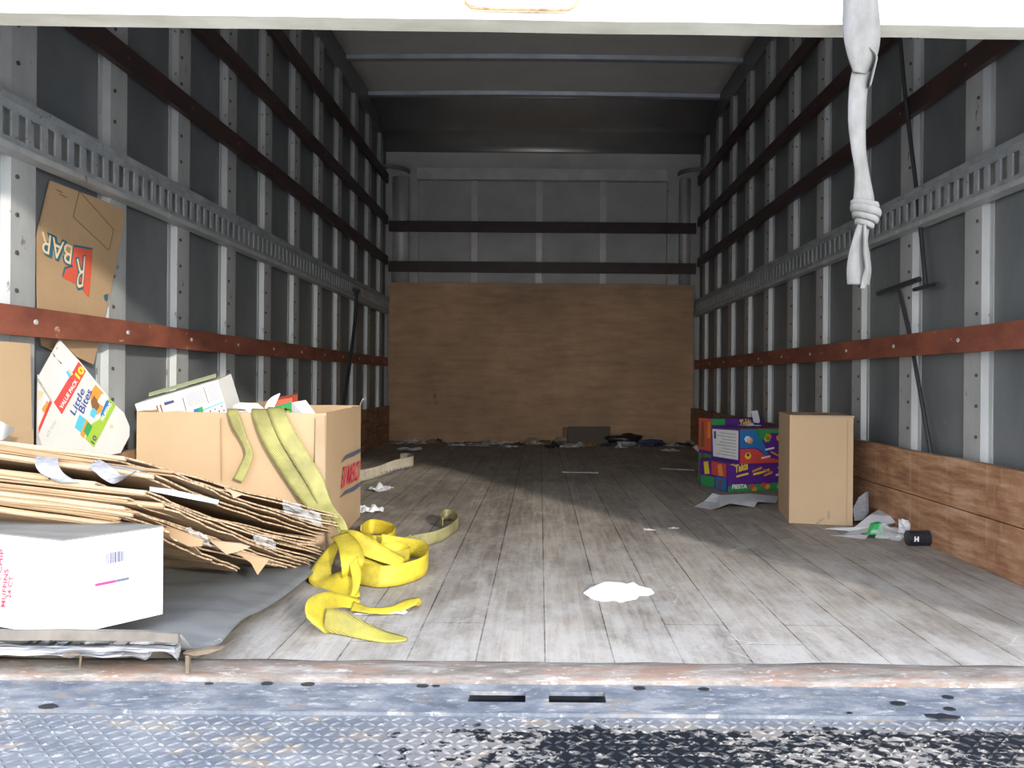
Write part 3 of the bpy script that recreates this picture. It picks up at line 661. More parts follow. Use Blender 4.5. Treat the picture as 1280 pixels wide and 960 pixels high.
# ---- white muffin carton
wbx = empty('muffin_carton', (-.85, 1.4, .07), 'white muffin carton with barcode and red lettering under the pile of flattened boxes', 'carton')
zb_, zt_ = .064, .216
A = Vector((-.757, 1.222, zb_)); Bc = Vector((-.657, 1.345, zb_)); Dd = Vector((-1.10, 1.345, zb_)); E = Vector((-1.0, 1.47, zb_))
hh = Vector((0, 0, zt_ - zb_))
mb = MB(); mb.prism([A, Bc, E, Dd], hh); obj('carton_body', mb, M['whitecard'], wbx)
mb = MB(); mb.prism([p + hh + Vector((0, 0, .0005)) for p in (A, Bc, E, Dd)], (0, 0, .002)); obj('top_flap', mb, M['shaded_white'], wbx)
rd = (Bc - A).normalized(); rn = Vector((rd.y, -rd.x, 0)); ln_ = (Dd - A).normalized(); lnn = Vector((-ln_.y, ln_.x, 0))
if lnn.y > 0: lnn = -lnn
def wr(px, py, e=.001): return on_plane(px, py, A, rn, e)
def wl(px, py, e=.001): return on_plane(px, py, A, lnn, e)
rnd = random.Random(4)
bars = MB(); x = 133.0
while x < 153:
    w = rnd.choice((.8, 1.2, 1.8)); t0 = (x - 133) / 20
    bars.prism([wr(x, 691 - 3 * t0), wr(x + w, 691 - 3 * t0), wr(x + w, 705 - 3.6 * t0), wr(x, 705 - 3.6 * t0)], rn * .0004); x += w + rnd.choice((.8, 1.3))
obj('barcode', bars, M['print_navy'], wbx)
O = wr(125.5, 714.5); text('lettering', '1 00327-61402-8 8', M['print_ink'], wbx, O, wr(158, 709) - O, wr(125.3, 711.5) - O)
poly('red_stripe', [wr(118.5, 729.5), wr(144, 724.5), wr(144, 728), wr(118.8, 733)], M['print_magenta'], wbx, rn)
poly('dark_stripe', [wr(144, 724.5), wr(161, 721), wr(161, 724.3), wr(144, 728)], M['print_slate'], wbx, rn)
poly('tape_line', [wr(161, 722.5), wr(198, 714), wr(198, 717), wr(161, 725)], M['print_white'], wbx, rn, .0003)
for s_, (x0, y0), (x1, y1) in (('CHOCOLATE CHIP', (-9, 806), (6.0, 686)), ('MUFFINS', (6.8, 759), (11.6, 711)), ('24 CT', (14.2, 748), (17.4, 720))):
    O = wl(x0, y0); text('lettering', s_, M['print_bred'], wbx, O, wl(x1, y1) - O, wl(x0 - 5.6, y0 - .4) - O, .03)
mb = MB()
for k in range(9):
    x = 2 + k * 6.5; y = 673.5 + .115 * x
    mb.prism([wl(x, y, .0005), wl(x + 3.6, y + .4, .0005), wl(x + 3.4, y + 1.2, .0005), wl(x, y + .9, .0005)], lnn * .0004)
obj('perforation', mb, M['print_textgrey'], wbx)

# ---- pile of flattened cartons
sheets = [  # A_y at px -120, B(px,py), C(px,py), B depth, C depth, materials, label
    (617, (200, 660), (300, 710), 1.38, 1.66, 'card', 'lowest flattened brown carton of the left pile, resting on the white muffin carton'),
    (607, (150, 644), (348, 704), 1.36, 1.76, 'card3', 'dark brown flattened carton in the left pile, second from its bottom'),
    (600, (157, 633), (376, 705), 1.345, 1.83, 'card2', 'pale flattened carton in the left pile, third from its bottom'),
    (590, (160, 622), (398, 699), 1.34, 1.88, 'card', 'flattened brown carton in the middle of the left pile with a long straight fold'),
    (581, (182, 613), (403, 690), 1.35, 1.90, 'card2', 'flattened carton in the left pile just under the row of loose papers'),
    (573, (62, 594), (396, 676), 1.33, 1.88, 'card3', 'short dark flattened carton right under the curled label sheets'),
    (551, (192, 592), (404, 668), 1.37, 1.92, 'card3', 'flattened brown carton above the curled label sheets in the left pile'),
    (546, (215, 589), (416, 661), 1.40, 1.93, 'card', 'flattened carton third from the top of the left pile with a torn tab'),
    (606, (166, 640), (362, 705), 1.35, 1.79, 'card', 'brown flattened carton squeezed between the dark and the pale ones low in the left pile'),
    (595, (205, 629), (388, 702), 1.36, 1.86, 'card3', 'dark flattened carton set back a little in the lower half of the left pile'),
    (576, (120, 602), (400, 684), 1.345, 1.89, 'card2', 'pale flattened carton under the short dark one near the label sheets'),
    (541, (118, 575), (420, 653), 1.36, 1.94, 'card3', 'flattened carton second from the top of the left pile'),
    (536, (157, 570.5), (424, 643), 1.37, 1.95, 'card2', 'topmost pale flattened carton of the left pile'),
]
for si, (ay, Bp, Cp, yb_, yc_, mt, lab) in enumerate(sheets):
    a = P(-120, ay, Y=1.31); b = P(Bp[0], Bp[1], Y=yb_); c = P(Cp[0], Cp[1], Y=yc_)
    if a.x < -1.125: a = P(-120, ay, Y=1.31) ; a = b + (a - b) * ((-1.125 - b.x) / (a.x - b.x))
    d = a + c - b
    d.x = max(d.x, -1.12)
    root = empty('flattened_carton', (a + b + c + d) / 4, lab, 'flattened cardboard box', 'pile of flattened cartons')
    rr = random.Random(si * 7 + 1)
    for li, (dz_, nm) in enumerate(((0, 'upper_layer'), (-.0072, 'lower_layer'))):
        mb = MB(); ex = rr.uniform(-.02, .02) if li else 0
        bb = b + (b - a).normalized() * ex; cc = c + (c - b).normalized() * ex * .8
        def fn(u, v):
            p = a.lerp(bb, u).lerp(d.lerp(cc, u), v)
            w = .004 * noise.noise(Vector((u * 3 + si, v * 3, si * 2.3))) * (1 if v > .05 else .3)
            x_ = .010 * noise.noise(Vector((v * 9, si * 3.1, li))) * (u ** 6)
            return p + Vector((x_, x_ * .4, w + dz_ - .005 * math.sin(math.pi * v) * u))
        mb.grid(fn, 14, 16, .0032)
        # rims show the corrugation
        o = obj(nm, mb, [M[mt if not li else 'card3'], M['fluting']], root)
        k0 = 14 * 16 * 2
        for pi, pl in enumerate(o.data.polygons):
            if pi >= k0 + 14 and pi < k0 + 30: pl.material_index = 1
    mb = MB(); fr_ = rr.uniform(.0030, .0046); L_ = (b - a).length
    def fo(u, v):
        an = 2 * math.pi * v; p = a.lerp(b, u) + Vector((0, 0, -.0045 + .004 * noise.noise(Vector((u * 3.5, si * 5.1, 0)))))
        return p + Vector((0, -fr_ * .8 * math.cos(an), fr_ * (1 + .25 * noise.noise(Vector((u * 12, si, 3)))) * math.sin(an)))
    mb.grid(fo, 24, 10); obj('fold', mb, M[('card2', 'card', 'card2', 'card3')[si % 4]], root, smooth=True)
# torn tabs at the side of the pile
def tab(name, pts, m, label, cat='torn cardboard'):
    mb = MB(); mb.prism(pts, (0.0, .0035, .001)); return obj(name, mb, m, label=label, cat=cat)
tab('torn_flap', [P(x, y, Y=1.56) for x, y in ((292, 688), (336, 700), (322, 719), (314, 704))], M['card'], 'small brown torn flap pointing down at the underside of the left pile')
tab('torn_flap', [P(x, y, Y=1.44) for x, y in ((176, 652), (214, 660), (254, 676), (252, 683), (236, 683), (205, 669))], M['card'], 'brown cardboard corner poking out of the pile above the right end of the muffin carton')
tab('torn_flap', [P(x, y, Y=1.55) for x, y in ((280, 610), (304, 618), (292, 623), (289, 617))], M['card2'], 'tiny torn tab midway up the side of the pile below the straps')
tab('torn_flap', [P(x, y, Y=1.5) for x, y in ((262, 676), (300, 680), (312, 684), (296, 690), (283, 693), (272, 684))], M['card2'], 'whitish torn paper tongue at the lower side of the left pile')
# label papers in the gap of the pile
def curl(name, spec, w, m, label, cat='label sheet'):
    mb = MB(); ribbon(mb, [P(x, y, Y=Y) for x, y, Y in spec], w, .0008); return obj(name, mb, m, label=label, cat=cat)
curl('label_sheet', [(62, 566, 1.36), (58, 578, 1.33), (66, 592, 1.32), (88, 603, 1.325)], [Vector((.034, .01, -.002))] * 3 + [Vector((.02, .02, -.004))], M['label'], 'curled white label sheet hanging at the left of the gap in the pile')
curl('label_sheet', [(112, 576, 1.37), (128, 586, 1.335), (140, 596, 1.325), (152, 599, 1.335), (165, 592, 1.36)], [Vector((.028, .0, .010))] * 2 + [Vector((.030, .0, .008)), Vector((.020, .01, .014)), Vector((.01, .02, .012))], M['label'], 'curled printed label sheet in the middle of the gap in the pile')
mb = MB(); mb.prism([P(x, y, Y=1.365) for x, y in ((118, 578), (150, 583), (176, 589), (172, 594), (140, 589))], (0, .08, -.01)); obj('label_sheet', mb, M['label'], label='flat white label stuck under the upper cartons right of the curled sheets', cat='label sheet')
slab('label_sheet', [P(x, y, Y=1.43) for x, y in ((187, 606), (252, 620), (250, 626), (187, 614))], (0, .08, -.02), M['print_paleblue'], label='pale blue grey label strip between two cartons of the left pile', cat='label sheet')
for c, s_, sd, lb in ((P(380, 640, Y=1.72), (.085, .06), 3, 'clear plastic film wrapped over the upper right side of the left pile'),
                      (P(333, 676, Y=1.62), (.045, .05), 8, 'small shiny plastic film lump on the lower side of the left pile'),
                      (P(252, 670, Y=1.47), (.04, .05), 12, 'ragged clear plastic strip hanging from the left pile beside the muffin carton')):
    mb = MB(); off = Vector((sd, sd * 2, 0))
    def ff(u, v):
        a_, b_ = u - .5, v - .5
        return c + Vector((a_ * s_[0], b_ * .02 + .0, -b_ * s_[1] * (.55) - a_ * s_[0] * .35)) + Vector((0, -.012 - .016 * noise.noise(Vector((u * 4, v * 4, 0)) + off), .006 * noise.noise(Vector((u * 5, v * 5, 5)) + off)))
    mb.grid(ff, 14, 10); obj('plastic_film', mb, M['film'], label=lb, cat='plastic film')

# ---- cartons along the left wall
# printed card tucked behind the rail
pA = Vector((-1.194, 1.83, 0)); pB = Vector((-1.168, 2.16, 0)); pd = (pB - pA).normalized(); pn = Vector((pd.y, -pd.x, 0))
if pn.x < 0: pn = -pn
def lw(px, py, e=0.): return on_plane(px, py, pA, pn, e)
t = empty('printed_carton', lw(95, 440), 'flattened brown carton with blue and red printed lettering tucked behind the rust rail', 'flattened cardboard box')
mb = MB(); mb.prism([lw(x, y) for x, y in ((64, 226), (100, 240), (128, 250), (155, 263), (156, 272), (139, 363), (131, 396), (117, 456), (96, 446), (49, 400), (46, 300))], pn * -.005); obj('carton_body', mb, M['card'], t)
poly('red_flag', [lw(x, y, .0006) for x, y in ((92, 308), (115, 311), (115, 325), (111, 372), (98, 357), (78, 347), (80, 335))], M['print_flagred'], t, pn)
poly('flag_outline', [lw(x, y, .0008) for x, y in ((92, 306), (115, 310), (115, 312.5), (92, 308.5))], M['print_teal'], t, pn)
poly('flag_outline', [lw(x, y, .0008) for x, y in ((80, 334), (90, 331), (91, 333.5), (81.5, 336.5), (79, 345), (77.3, 345))], M['print_teal'], t, pn)
O = lw(92, 306, .0012); text('lettering', 'BAR', M['print_teal'], t, O, lw(50, 286, .0012) - O, lw(89, 334, .0012) - O, .11)
O = lw(90, 308, .0018); text('lettering', 'BAR', M['print_tan'], t, O, lw(51, 289, .0018) - O, lw(87.5, 331, .0018) - O, .0)
O = lw(107, 318, .0012); text('lettering', 'R', M['print_teal'], t, O, lw(93, 322, .0012) - O, lw(104, 361, .0012) - O, .05)
O = lw(106, 320, .0018); text('lettering', 'R', M['print_tan'], t, O, lw(95, 324, .0018) - O, lw(103, 358, .0018) - O, -.01)
bxp = [(99, 239), (142, 287), (136, 313), (91, 271)]
for i in range(4):
    (x0, y0), (x1, y1) = bxp[i], bxp[(i + 1) % 4]; L = math.hypot(x1 - x0, y1 - y0); nx, ny = -(y1 - y0) / L * .45, (x1 - x0) / L * .45
    poly('outline_stroke', [lw(x0 + nx, y0 + ny, .0006), lw(x1 + nx, y1 + ny, .0006), lw(x1 - nx, y1 - ny, .0006), lw(x0 - nx, y0 - ny, .0006)], M['print_line'], t, pn, .0003)
for x, y, L in ((70, 236.5, 8), (74, 242, 10)): poly('fine_print', [lw(x, y, .0006), lw(x + L, y + L * .45, .0006), lw(x + L, y + L * .45 + 1.3, .0006), lw(x, y + 1.3, .0006)], M['print_line'], t, pn, .0003)
poly('blue_mark', [lw(x, y, .0006) for x, y in ((129, 369), (135, 367), (134.5, 374), (133, 377), (131, 376))], M['print_teal'], t, pn)
slab('brown_carton_corner', [on_plane(x, y, pA - pn * .001, pn) for x, y in ((50, 418), (80, 425), (100, 438), (70, 440), (52, 432))], pn * -.004, M['card3'], label='brown cardboard corner behind the printed carton just below the rust rail', cat='cardboard flap')

# flattened white snack cartons standing in the bay
qA = Vector((-1.176, 1.80, 0)); qB = Vector((-1.105, 2.13, 0)); qd = (qB - qA).normalized(); qn = Vector((qd.y, -qd.x, 0))
if qn.x < 0: qn = -qn
def lb(px, py, e=0.): return on_plane(px, py, qA, qn, e)
t = empty('snack_carton', lb(110, 572), 'white snack carton with red band and blue lettering leaning on the left wall', 'flattened carton')
mb = MB(); mb.prism([lb(x, y) for x, y in ((75, 425), (100, 452), (143, 505), (155, 516), (162, 533), (162, 545), (151, 566), (100, 576), (58, 576), (49, 545), (67, 503), (48, 473))], qn * -.004); obj('carton_body', mb, M['whitecard'], t)
poly('red_band', [lb(x, y, .0006) for x, y in ((98, 452), (107, 464), (77, 518), (67, 503))], M['print_red'], t, qn)
0 and poly('yellow_patch', [lb(x, y, .001) for x, y in ((99, 457), (105, 463), (100, 474), (94, 470), (93, 465))], M['print_ygold'], t, qn)
O = lb(98.5, 475, .0014); text('lettering', '10', M['print_ygold'], t, O, lb(106, 463, .0014) - O, lb(92.5, 468, .0014) - O, .05)
O = lb(77, 512, .0012); text('lettering', 'VALUE PACK', M['print_white'], t, O, lb(97, 477, .0012) - O, lb(73.5, 508, .0012) - O, .02)
O = lb(93, 520, .0012); text('lettering', 'Little', M['print_blue'], t, O, lb(106, 489, .0012) - O, lb(87, 514, .0012) - O, .012)
O = lb(104, 518, .0012); text('lettering', 'Bites', M['print_blue'], t, O, lb(115, 490, .0012) - O, lb(97, 512, .0012) - O, .015)
poly('orange_patch', [lb(x, y, .0006) for x, y in ((119, 481), (128, 490), (132, 500), (126, 515), (118, 520), (114, 508), (112, 492))], M['print_orange'], t, qn)
poly('muffin_picture', [lb(x, y, .001) for x, y in ((117, 494), (121, 500), (124, 508), (120, 514), (115, 510), (113, 502))], M['print_brown'], t, qn)
poly('white_patch', [lb(x, y, .0014) for x, y in ((127, 492), (133, 498), (128, 508), (121, 502))], M['print_white'], t, qn)
poly('cyan_patch', [lb(x, y, .0014) for x, y in ((117, 510), (121, 515), (117, 523), (112, 519), (113, 513))], M['print_cyan'], t, qn)
poly('cyan_patch', [lb(x, y, .0006) for x, y in ((99, 518), (107, 524), (101, 541), (93, 534))], M['print_cyan'], t, qn)
poly('orange_patch', [lb(x, y, .0006) for x, y in ((107, 524), (113, 530), (104, 548), (100, 543))], M['print_orange'], t, qn)
poly('lime_band', [lb(x, y, .0008) for x, y in ((136, 497), (144, 507), (117, 559), (106, 548), (114, 530), (124, 524))], M['print_lime'], t, qn)
poly('green_patch', [lb(x, y, .0012) for x, y in ((109, 527), (115, 533), (109, 546), (104, 539))], M['print_dgreen'], t, qn)
poly('navy_patch', [lb(x, y, .0012) for x, y in ((133, 500), (138, 503), (128, 522), (125, 518))], M['print_sky'], t, qn)
O = lb(128, 527, .0016); text('lettering', 'MUFFINS', M['print_white'], t, O, lb(139, 506, .0016) - O, lb(125, 523, .0016) - O, .02)
O = lb(117, 556, .0016); text('lettering', '10', M['print_navy'], t, O, lb(121, 547, .0016) - O, lb(112.5, 552, .0016) - O, .03)
poly('print_dot', [lb(139 + 2.6 * math.cos(a), 533 + 2.6 * math.sin(a), .0008) for a in [k * 1.05 for k in range(6)]], M['print_tan'], t, qn)
poly('white_flap', [lb(x, y, .0005) for x, y in ((86, 448), (97, 453), (71, 499), (67, 501))], M['print_white'], t, qn)  # flap drawn whiter than the carton body
poly('print_patch', [lb(x, y, .001) for x, y in ((82, 465), (84, 463), (88, 469), (86, 473))], M['print_cyan'], t, qn); poly('print_patch', [lb(x, y, .001) for x, y in ((84, 463), (87, 461), (91, 468), (88, 470))], M['print_tan'], t, qn)
for pts in (((66, 441), (69, 446), (67, 446)), ((71, 449), (77, 454), (76, 455)), ((70, 437), (72, 435), (71, 434))): poly('ink_mark', [lb(x, y, .0008) for x, y in pts], M['print_brown'], t, qn)
rA = qA + Vector((.012, 0, 0))
def lc(px, py, e=0.): return on_plane(px, py, qA + qn * -.008, qn, e)
t = empty('snack_carton', lc(60, 570), 'white snack carton with pale grey words behind the red banded one, against the post', 'flattened carton')
mb = MB(); mb.prism([lc(x, y) for x, y in ((48, 468), (66, 500), (72, 514), (106, 560), (108, 576), (46, 576))], qn * -.003); obj('carton_body', mb, M['whitecard'], t)
poly('red_band', [lc(x, y, .0006) for x, y in ((62, 500), (67, 508), (48, 542), (48, 534))], M['print_red'], t, qn)
poly('orange_patch', [lc(x, y, .0006) for x, y in ((58, 500), (62, 505), (56, 517), (52, 512))], M['print_orange'], t, qn)
poly('orange_patch', [lc(x, y, .0006) for x, y in ((48, 488), (55, 490), (50, 499), (48, 499))], M['print_tan'], t, qn)
poly('cyan_patch', [lc(x, y, .0006) for x, y in ((57, 495), (60, 498), (55, 507), (52, 505))], M['print_paleblue'], t, qn)
O = lb(60, 547, .0012); text('lettering', "N'T YOU", M['print_textgrey'], t, O, lb(70, 528, .0012) - O, lb(57, 544, .0012) - O)
# brown carton standing at the far left
t = empty('upright_carton', (-1.10, 1.5, .06), 'tall flattened brown carton standing upright against the left wall at the photo edge', 'flattened cardboard box')
mb = MB()
mb.hexa([(-1.105, 1.38, .06), (-1.095, 1.38, .06), (-1.095, 1.672, .06), (-1.105, 1.672, .06), (-1.14, 1.38, .552), (-1.13, 1.38, .552), (-1.13, 1.703, .55), (-1.14, 1.703, .55)])
obj('carton_body', mb, M['cardbox'], t)
mb = MB(); mb.hexa([(-1.094, 1.38, .06), (-1.090, 1.38, .06), (-1.090, 1.66, .06), (-1.094, 1.66, .06), (-1.118, 1.38, .345), (-1.112, 1.38, .345), (-1.112, 1.69, .36), (-1.118, 1.69, .36)]); obj('lower_flap', mb, M['cardbox'], t)
mb = MB(); ribbon(mb, [P(-6, 536, Y=1.5), P(6, 540, Y=1.52), P(18, 537, Y=1.57)], [Vector((0, .01, .035)), Vector((0, .01, .03)), Vector((0, .004, .004))], .0008); obj('tape_scrap', mb, M['paper'], label='torn white tape scrap stuck out from the upright carton', cat='tape')

# ---- straps over the big box
mb = MB()
def yb2(px, py, e=.012): return on_plane(px, py, Vector((0, 2.055, 0)), Vector((0, -1, 0)), e)
ribbon(mb, [yb2(322, 517) + Vector((0, .09, .006)), yb2(323, 517.5) + Vector((0, .02, .010)), yb2(336, 540), yb2(352, 570), yb2(372, 600), yb2(398, 630, .03), P(420, 652, Y=1.97), P(429, 668, Y=1.93)],
       [Vector((.045, 0, 0))] * 2 + [Vector((.045, 0, .012)), Vector((.042, 0, .018)), Vector((.042, 0, .020)), Vector((.036, 0, .02)), Vector((.022, 0, .01)), Vector((.018, 0, .005))])
ribbon(mb, [yb2(342, 516, .016) + Vector((0, .09, .006)), yb2(344, 516.5, .016) + Vector((0, .02, .012)), yb2(360, 540, .018), yb2(378, 570, .018), yb2(396, 600, .02), yb2(412, 630, .035), P(425, 652, Y=1.96), P(432, 668, Y=1.93)],
       [Vector((.045, 0, 0))] * 2 + [Vector((.042, .01, .012)), Vector((.040, .012, .018)), Vector((.038, .01, .016)), Vector((.030, 0, .016)), Vector((.02, 0, .01)), Vector((.018, 0, .005))])
obj('cargo_strap', mb, M['olive'], label='wide dirty yellow cargo strap draped double over the front of the big open box', cat='strap', smooth=True)
mb = MB()
ribbon(mb, [yb2(288, 516) + Vector((0, .08, .006)), yb2(290, 517) + Vector((0, .015, .010)), yb2(298, 530), yb2(307, 550), yb2(313, 566), yb2(308, 582), yb2(299, 600)],
       [Vector((.030, 0, 0))] * 2 + [Vector((.028, 0, .012)), Vector((.018, 0, .006)), Vector((.022, 0, .0)), Vector((.024, 0, -.006)), Vector((.024, 0, -.008))])
obj('cargo_strap', mb, M['olive'], label='narrow twisted yellow strap hanging down the left middle of the big open box', cat='strap', smooth=True)

# ---- heap of yellow webbing
def fl(px, py, z=0.0): return P(px, py, Z=z)
hp = empty('webbing_heap', (-.42, 1.85, 0), 'bright yellow cargo webbing heaped in loops on the floor right of the pile', 'strap')
UPW = Vector((0, 0, .05))
def stand(spec, w=.05, tilt=(0, 0), m='yellow', n=6, nm='webbing_loop'):
    """webbing standing on its edge: spec = bottom-edge floor points (px,py[,lift])"""
    mb = MB(); cs = []; ws = []
    for s in spec:
        lift = s[2] if len(s) > 2 else 0.0; wv_ = Vector(s[3]) if len(s) > 3 else Vector((tilt[0], tilt[1], w))
        b = fl(s[0], s[1], .003 + lift); b.z = .003 + lift
        cs.append(b + wv_ / 2); ws.append(wv_)
    ribbon(mb, cs, ws, .0022, n); return obj(nm, mb, M[m], hp, smooth=True)
# big front right loop
stand([(440, 728, .002, (-.01, .02, .045)), (462, 733, 0, (0, .02, .046)), (480, 734), (505, 730), (530, 720), (535, 706), (524, 698, .0), (500, 694, .002), (476, 690, .01)], .047, (0, .008))
# second inner loop
stand([(448, 716, .01, (0, .03, .035)), (470, 716, .006, (0, .02, .035)), (495, 708, .006), (512, 703, .006), (500, 697, .01), (478, 697, .014)], .036, (0, .012))
# top slanting band from the strap knot to the right
mb = MB(); ribbon(mb, [P(424, 668, Y=1.93), P(440, 676, Y=1.88), P(460, 684, Y=1.86), P(482, 694, Y=1.86), P(505, 703, Y=1.88)], [Vector((.012, .01, .02)), Vector((.012, .02, .046)), Vector((.010, .03, .036)), Vector((.006, .03, .028)), Vector((0, .03, .018))], .0022)
obj('webbing_loop', mb, M['yellow'], hp, smooth=True)
# left hanging loops
mb = MB(); ribbon(mb, [P(424, 672, Y=1.90), P(412, 690, Y=1.85), P(401, 712, Y=1.80), P(402, 724, Y=1.78), P(418, 728, Y=1.74), P(434, 736, Y=1.70), P(438, 748, Y=1.66)], [Vector((.018, .01, .01)), Vector((.035, .02, .012)), Vector((.046, .02, .010)), Vector((.046, .01, .022)), Vector((.02, .02, .042)), Vector((.03, .02, .03)), Vector((.04, .0, .012))], .0022)
obj('webbing_loop', mb, M['yellow'], hp, smooth=True)
mb = MB(); ribbon(mb, [P(424, 668, Y=1.89), P(436, 680, Y=1.80), P(441, 700, Y=1.74), P(440, 716, Y=1.74), P(436, 724, Y=1.80), P(424, 716, Y=1.86)], [Vector((.04, .01, .012)), Vector((.048, .02, -.004)), Vector((.046, .03, .0)), Vector((.036, .03, .012)), Vector((.03, .03, .02)), Vector((.02, .03, .03))], .0022)
obj('webbing_loop', mb, M['yellow'], hp, smooth=True)
mb = MB(); ribbon(mb, [P(442, 700, Y=1.74), P(446, 722, Y=1.70), P(443, 740, Y=1.66), P(432, 752, Y=1.64)], [Vector((.010, .03, .012)), Vector((.012, .03, .014)), Vector((.014, .03, .014)), Vector((.03, .03, .012))], .0022); obj('webbing_loop', mb, M['yellow'], hp, smooth=True)
# back loop
stand([(450, 684), (466, 690), (486, 688), (494, 677), (480, 670), (462, 668), (450, 676)], .045, (0, .004))
stand([(462, 695, .0), (480, 700, .0), (500, 692, 0), (514, 684, 0)], .036, (0, .01), 'olive')
# dirty tail with curled end
stand([(478, 694, .003, (0, .02, .04)), (500, 690, 0, (0, .02, .036)), (522, 684), (545, 679), (562, 671), (573, 660), (568, 652), (556, 650), (550, 656), (553, 661)], .036, (0, .0), 'tail', 6, 'webbing_tail')
# lower loop near the threshold
mb = MB(); ribbon(mb, [fl(448, 757, .004) + Vector((0, 0, .002)), fl(430, 752, .02), fl(408, 752, .040), fl(394, 762, .040), fl(393, 778, .028), fl(402, 786, .012)],
                  [Vector((.0, .04, .008)), Vector((.0, .045, .012)), Vector((-.008, .040, .026)), Vector((-.03, .012, .036)), Vector((-.034, .0, .030)), Vector((-.02, -.01, .016))], .0022)
obj('webbing_loop', mb, M['yellow'], hp, smooth=True)
stand([(402, 789, 0, (0, .03, .034)), (425, 793, 0, (0, .03, .034)), (450, 798, 0, (0, .03, .022)), (476, 802, 0, (0, .032, .010)), (492, 802, .0, (0, .03, .004)), (508, 800, 0, (0, .012, .001))], m='tail2', nm='webbing_tail')
mb = MB(); ribbon(mb, [fl(440, 757, .012), fl(462, 762, .012), fl(486, 762, .008), (fl(504, 756, .012)), fl(520, 752, .016), fl(526, 755, .006)], [Vector((0, .03, .01)), Vector((0, .022, .004)), Vector((0, .03, .006)), Vector((.006, .04, .012)), Vector((.006, .030, .008)), Vector((.004, .02, .004))], .0022)
obj('webbing_tail', mb, M['yellow'], hp, smooth=True)
crumple('paper_scrap', fl(478, 766), .10, .035, .006, 31, M['paper'], label='thin white scrap under the lower yellow strap end', cat='paper scrap')

# ---- beige strap with black print behind the big box
t = empty('beige_strap', fl(485, 596), 'old beige webbing strap with black lettering looping out behind the big open box', 'strap')
mb = MB(); pts = [fl(440, 604), fl(455, 602), fl(474, 597), fl(492, 592), (fl(508, 588)), fl(517, 585), fl(512, 580), fl(500, 580)]
ribbon(mb, [p + Vector((0, 0, .03 + (.01 if i > 2 else 0))) for i, p in enumerate(pts)], [Vector((0, .01, .052))] * 6 + [Vector((0, .01, .04))] * 2, .0022)
obj('webbing', mb, M['beige'], t, smooth=True)
def bs(px, py): return P(px, py, Y=3.66)
O = bs(478, 597) + Vector((0, -.09, 0)); text('lettering', 'Y.M.A.TRUE OW', M['print_ink'], t, P(477, 595.5, Y=3.56), P(516, 587, Y=3.72) - P(477, 595.5, Y=3.56), P(475.5, 589.5, Y=3.56) - P(477, 595.5, Y=3.56))

# ---- boxes on the right
def solid_box(name, base, zb, zt, m, label, cat='cardboard box', wob=.0):
    t = empty(name, sum(base, Vector()) / 4 + Vector((0, 0, zb)), label, cat)
    mb = MB(); mb.prism([b + Vector((0, 0, zb)) for b in base], (0, 0, zt - zb)); obj('box_body', mb, m, t); return t
base = [Vector((.845, 2.597, 0)), Vector((1.042, 2.553, 0)), Vector((1.088, 2.825, 0)), Vector((.893, 2.87, 0))]
t = solid_box('cardboard_box', base, .001, .366, M['cardbox'], 'tall closed brown cardboard box standing alone near the right wall')
fd = (base[1] - base[0]).normalized(); bn = Vector((fd.y, -fd.x, 0))
def rb(px, py, e=.0006): return on_plane(px, py, base[0], bn, e)
for a in ((990.2, 519.5, 1068, 521, 990.2, 522.5, 1068, 524),): poly('top_edge_fold', [rb(a[0], a[1] - .8), rb(a[2], a[3] - 1.2), rb(a[2], a[3] + 1.2), rb(a[0], a[1] + 1.2)], M['card2'], t, bn, .0012)
mb = MB(); z = .3665; c1_, c2_ = (base[0] + base[3]) / 2, (base[1] + base[2]) / 2
mb.prism([c1_ + Vector((0, -.003, z)), c2_ + Vector((0, -.003, z)), c2_ + Vector((0, .003, z)), c1_ + Vector((0, .003, z))], (0, 0, .0006)); obj('flap_seam', mb, M['card3'], t)
poly('tape_patch', [rb(x, y) for x, y in ((1034, 640), (1037, 638), (1037.5, 648), (1034.5, 649))], M['card2'], t, bn, .0006)
poly('tape_patch', [rb(x, y) for x, y in ((1019, 654), (1028, 647), (1031, 648), (1022, 656))], M['card2'], t, bn, .0006)
poly('side_crease', [rb(x, y) for x, y in ((1059, 524), (1060, 524), (1058.6, 655), (1057.6, 655))], M['card'], t, bn, .0004)

fdir = Vector((.95, .31, 0)).normalized(); ldir = Vector((-.31, .95, 0)).normalized(); tn = Vector((fdir.y, -fdir.x, 0)); ltn = -fdir
def snack_box(corner, w, d, zb, zt, label, hue):
    base = [corner, corner + fdir * w, corner + fdir * w + ldir * d, corner + ldir * d]
    t = solid_box('snack_case', base, zb, zt, M['print_purple'], label)
    h = zt - zb
    def fr(u, v, e=.0008): return corner + fdir * w * u + Vector((0, 0, zb + h * v)) + tn * e
    def lf(u, v, e=.0008): return corner + ldir * d * u + Vector((0, 0, zb + h * v)) + ltn * e
    return t, fr, lf
z0, z1, z2 = .001, .122, .274
t, fr, lf = snack_box(Vector((.812, 3.31, 0)), .30, .24, z0, z1, 'purple and green snack case under the others, yellow lettering at its upper left', 0)
def pf(nm, fnc, q, m, e=.0008, nrm=None): return poly(nm, [fnc(u, v, e) for u, v in q], M['print_' + m], t, nrm or tn, .0004)
pf('green_band', fr, ((0, 0), (1, 0), (1, .28), (.3, .22), (0, .20)), 'dgreen')
pf('yellow_strip', fr, ((.02, .97), (.12, .92), (.1, .99)), 'ygold', .0012)
O = fr(.11, .66, .0014); text('lettering', 'Takis', M['print_ygold'], t, O, fr(.33, .78, .0014) - O, fr(.11, .95, .0014) - O, .04)
pf('gold_strip', fr, ((.14, .50), (.34, .60), (.34, .67), (.14, .57)), 'ygold', .0012)
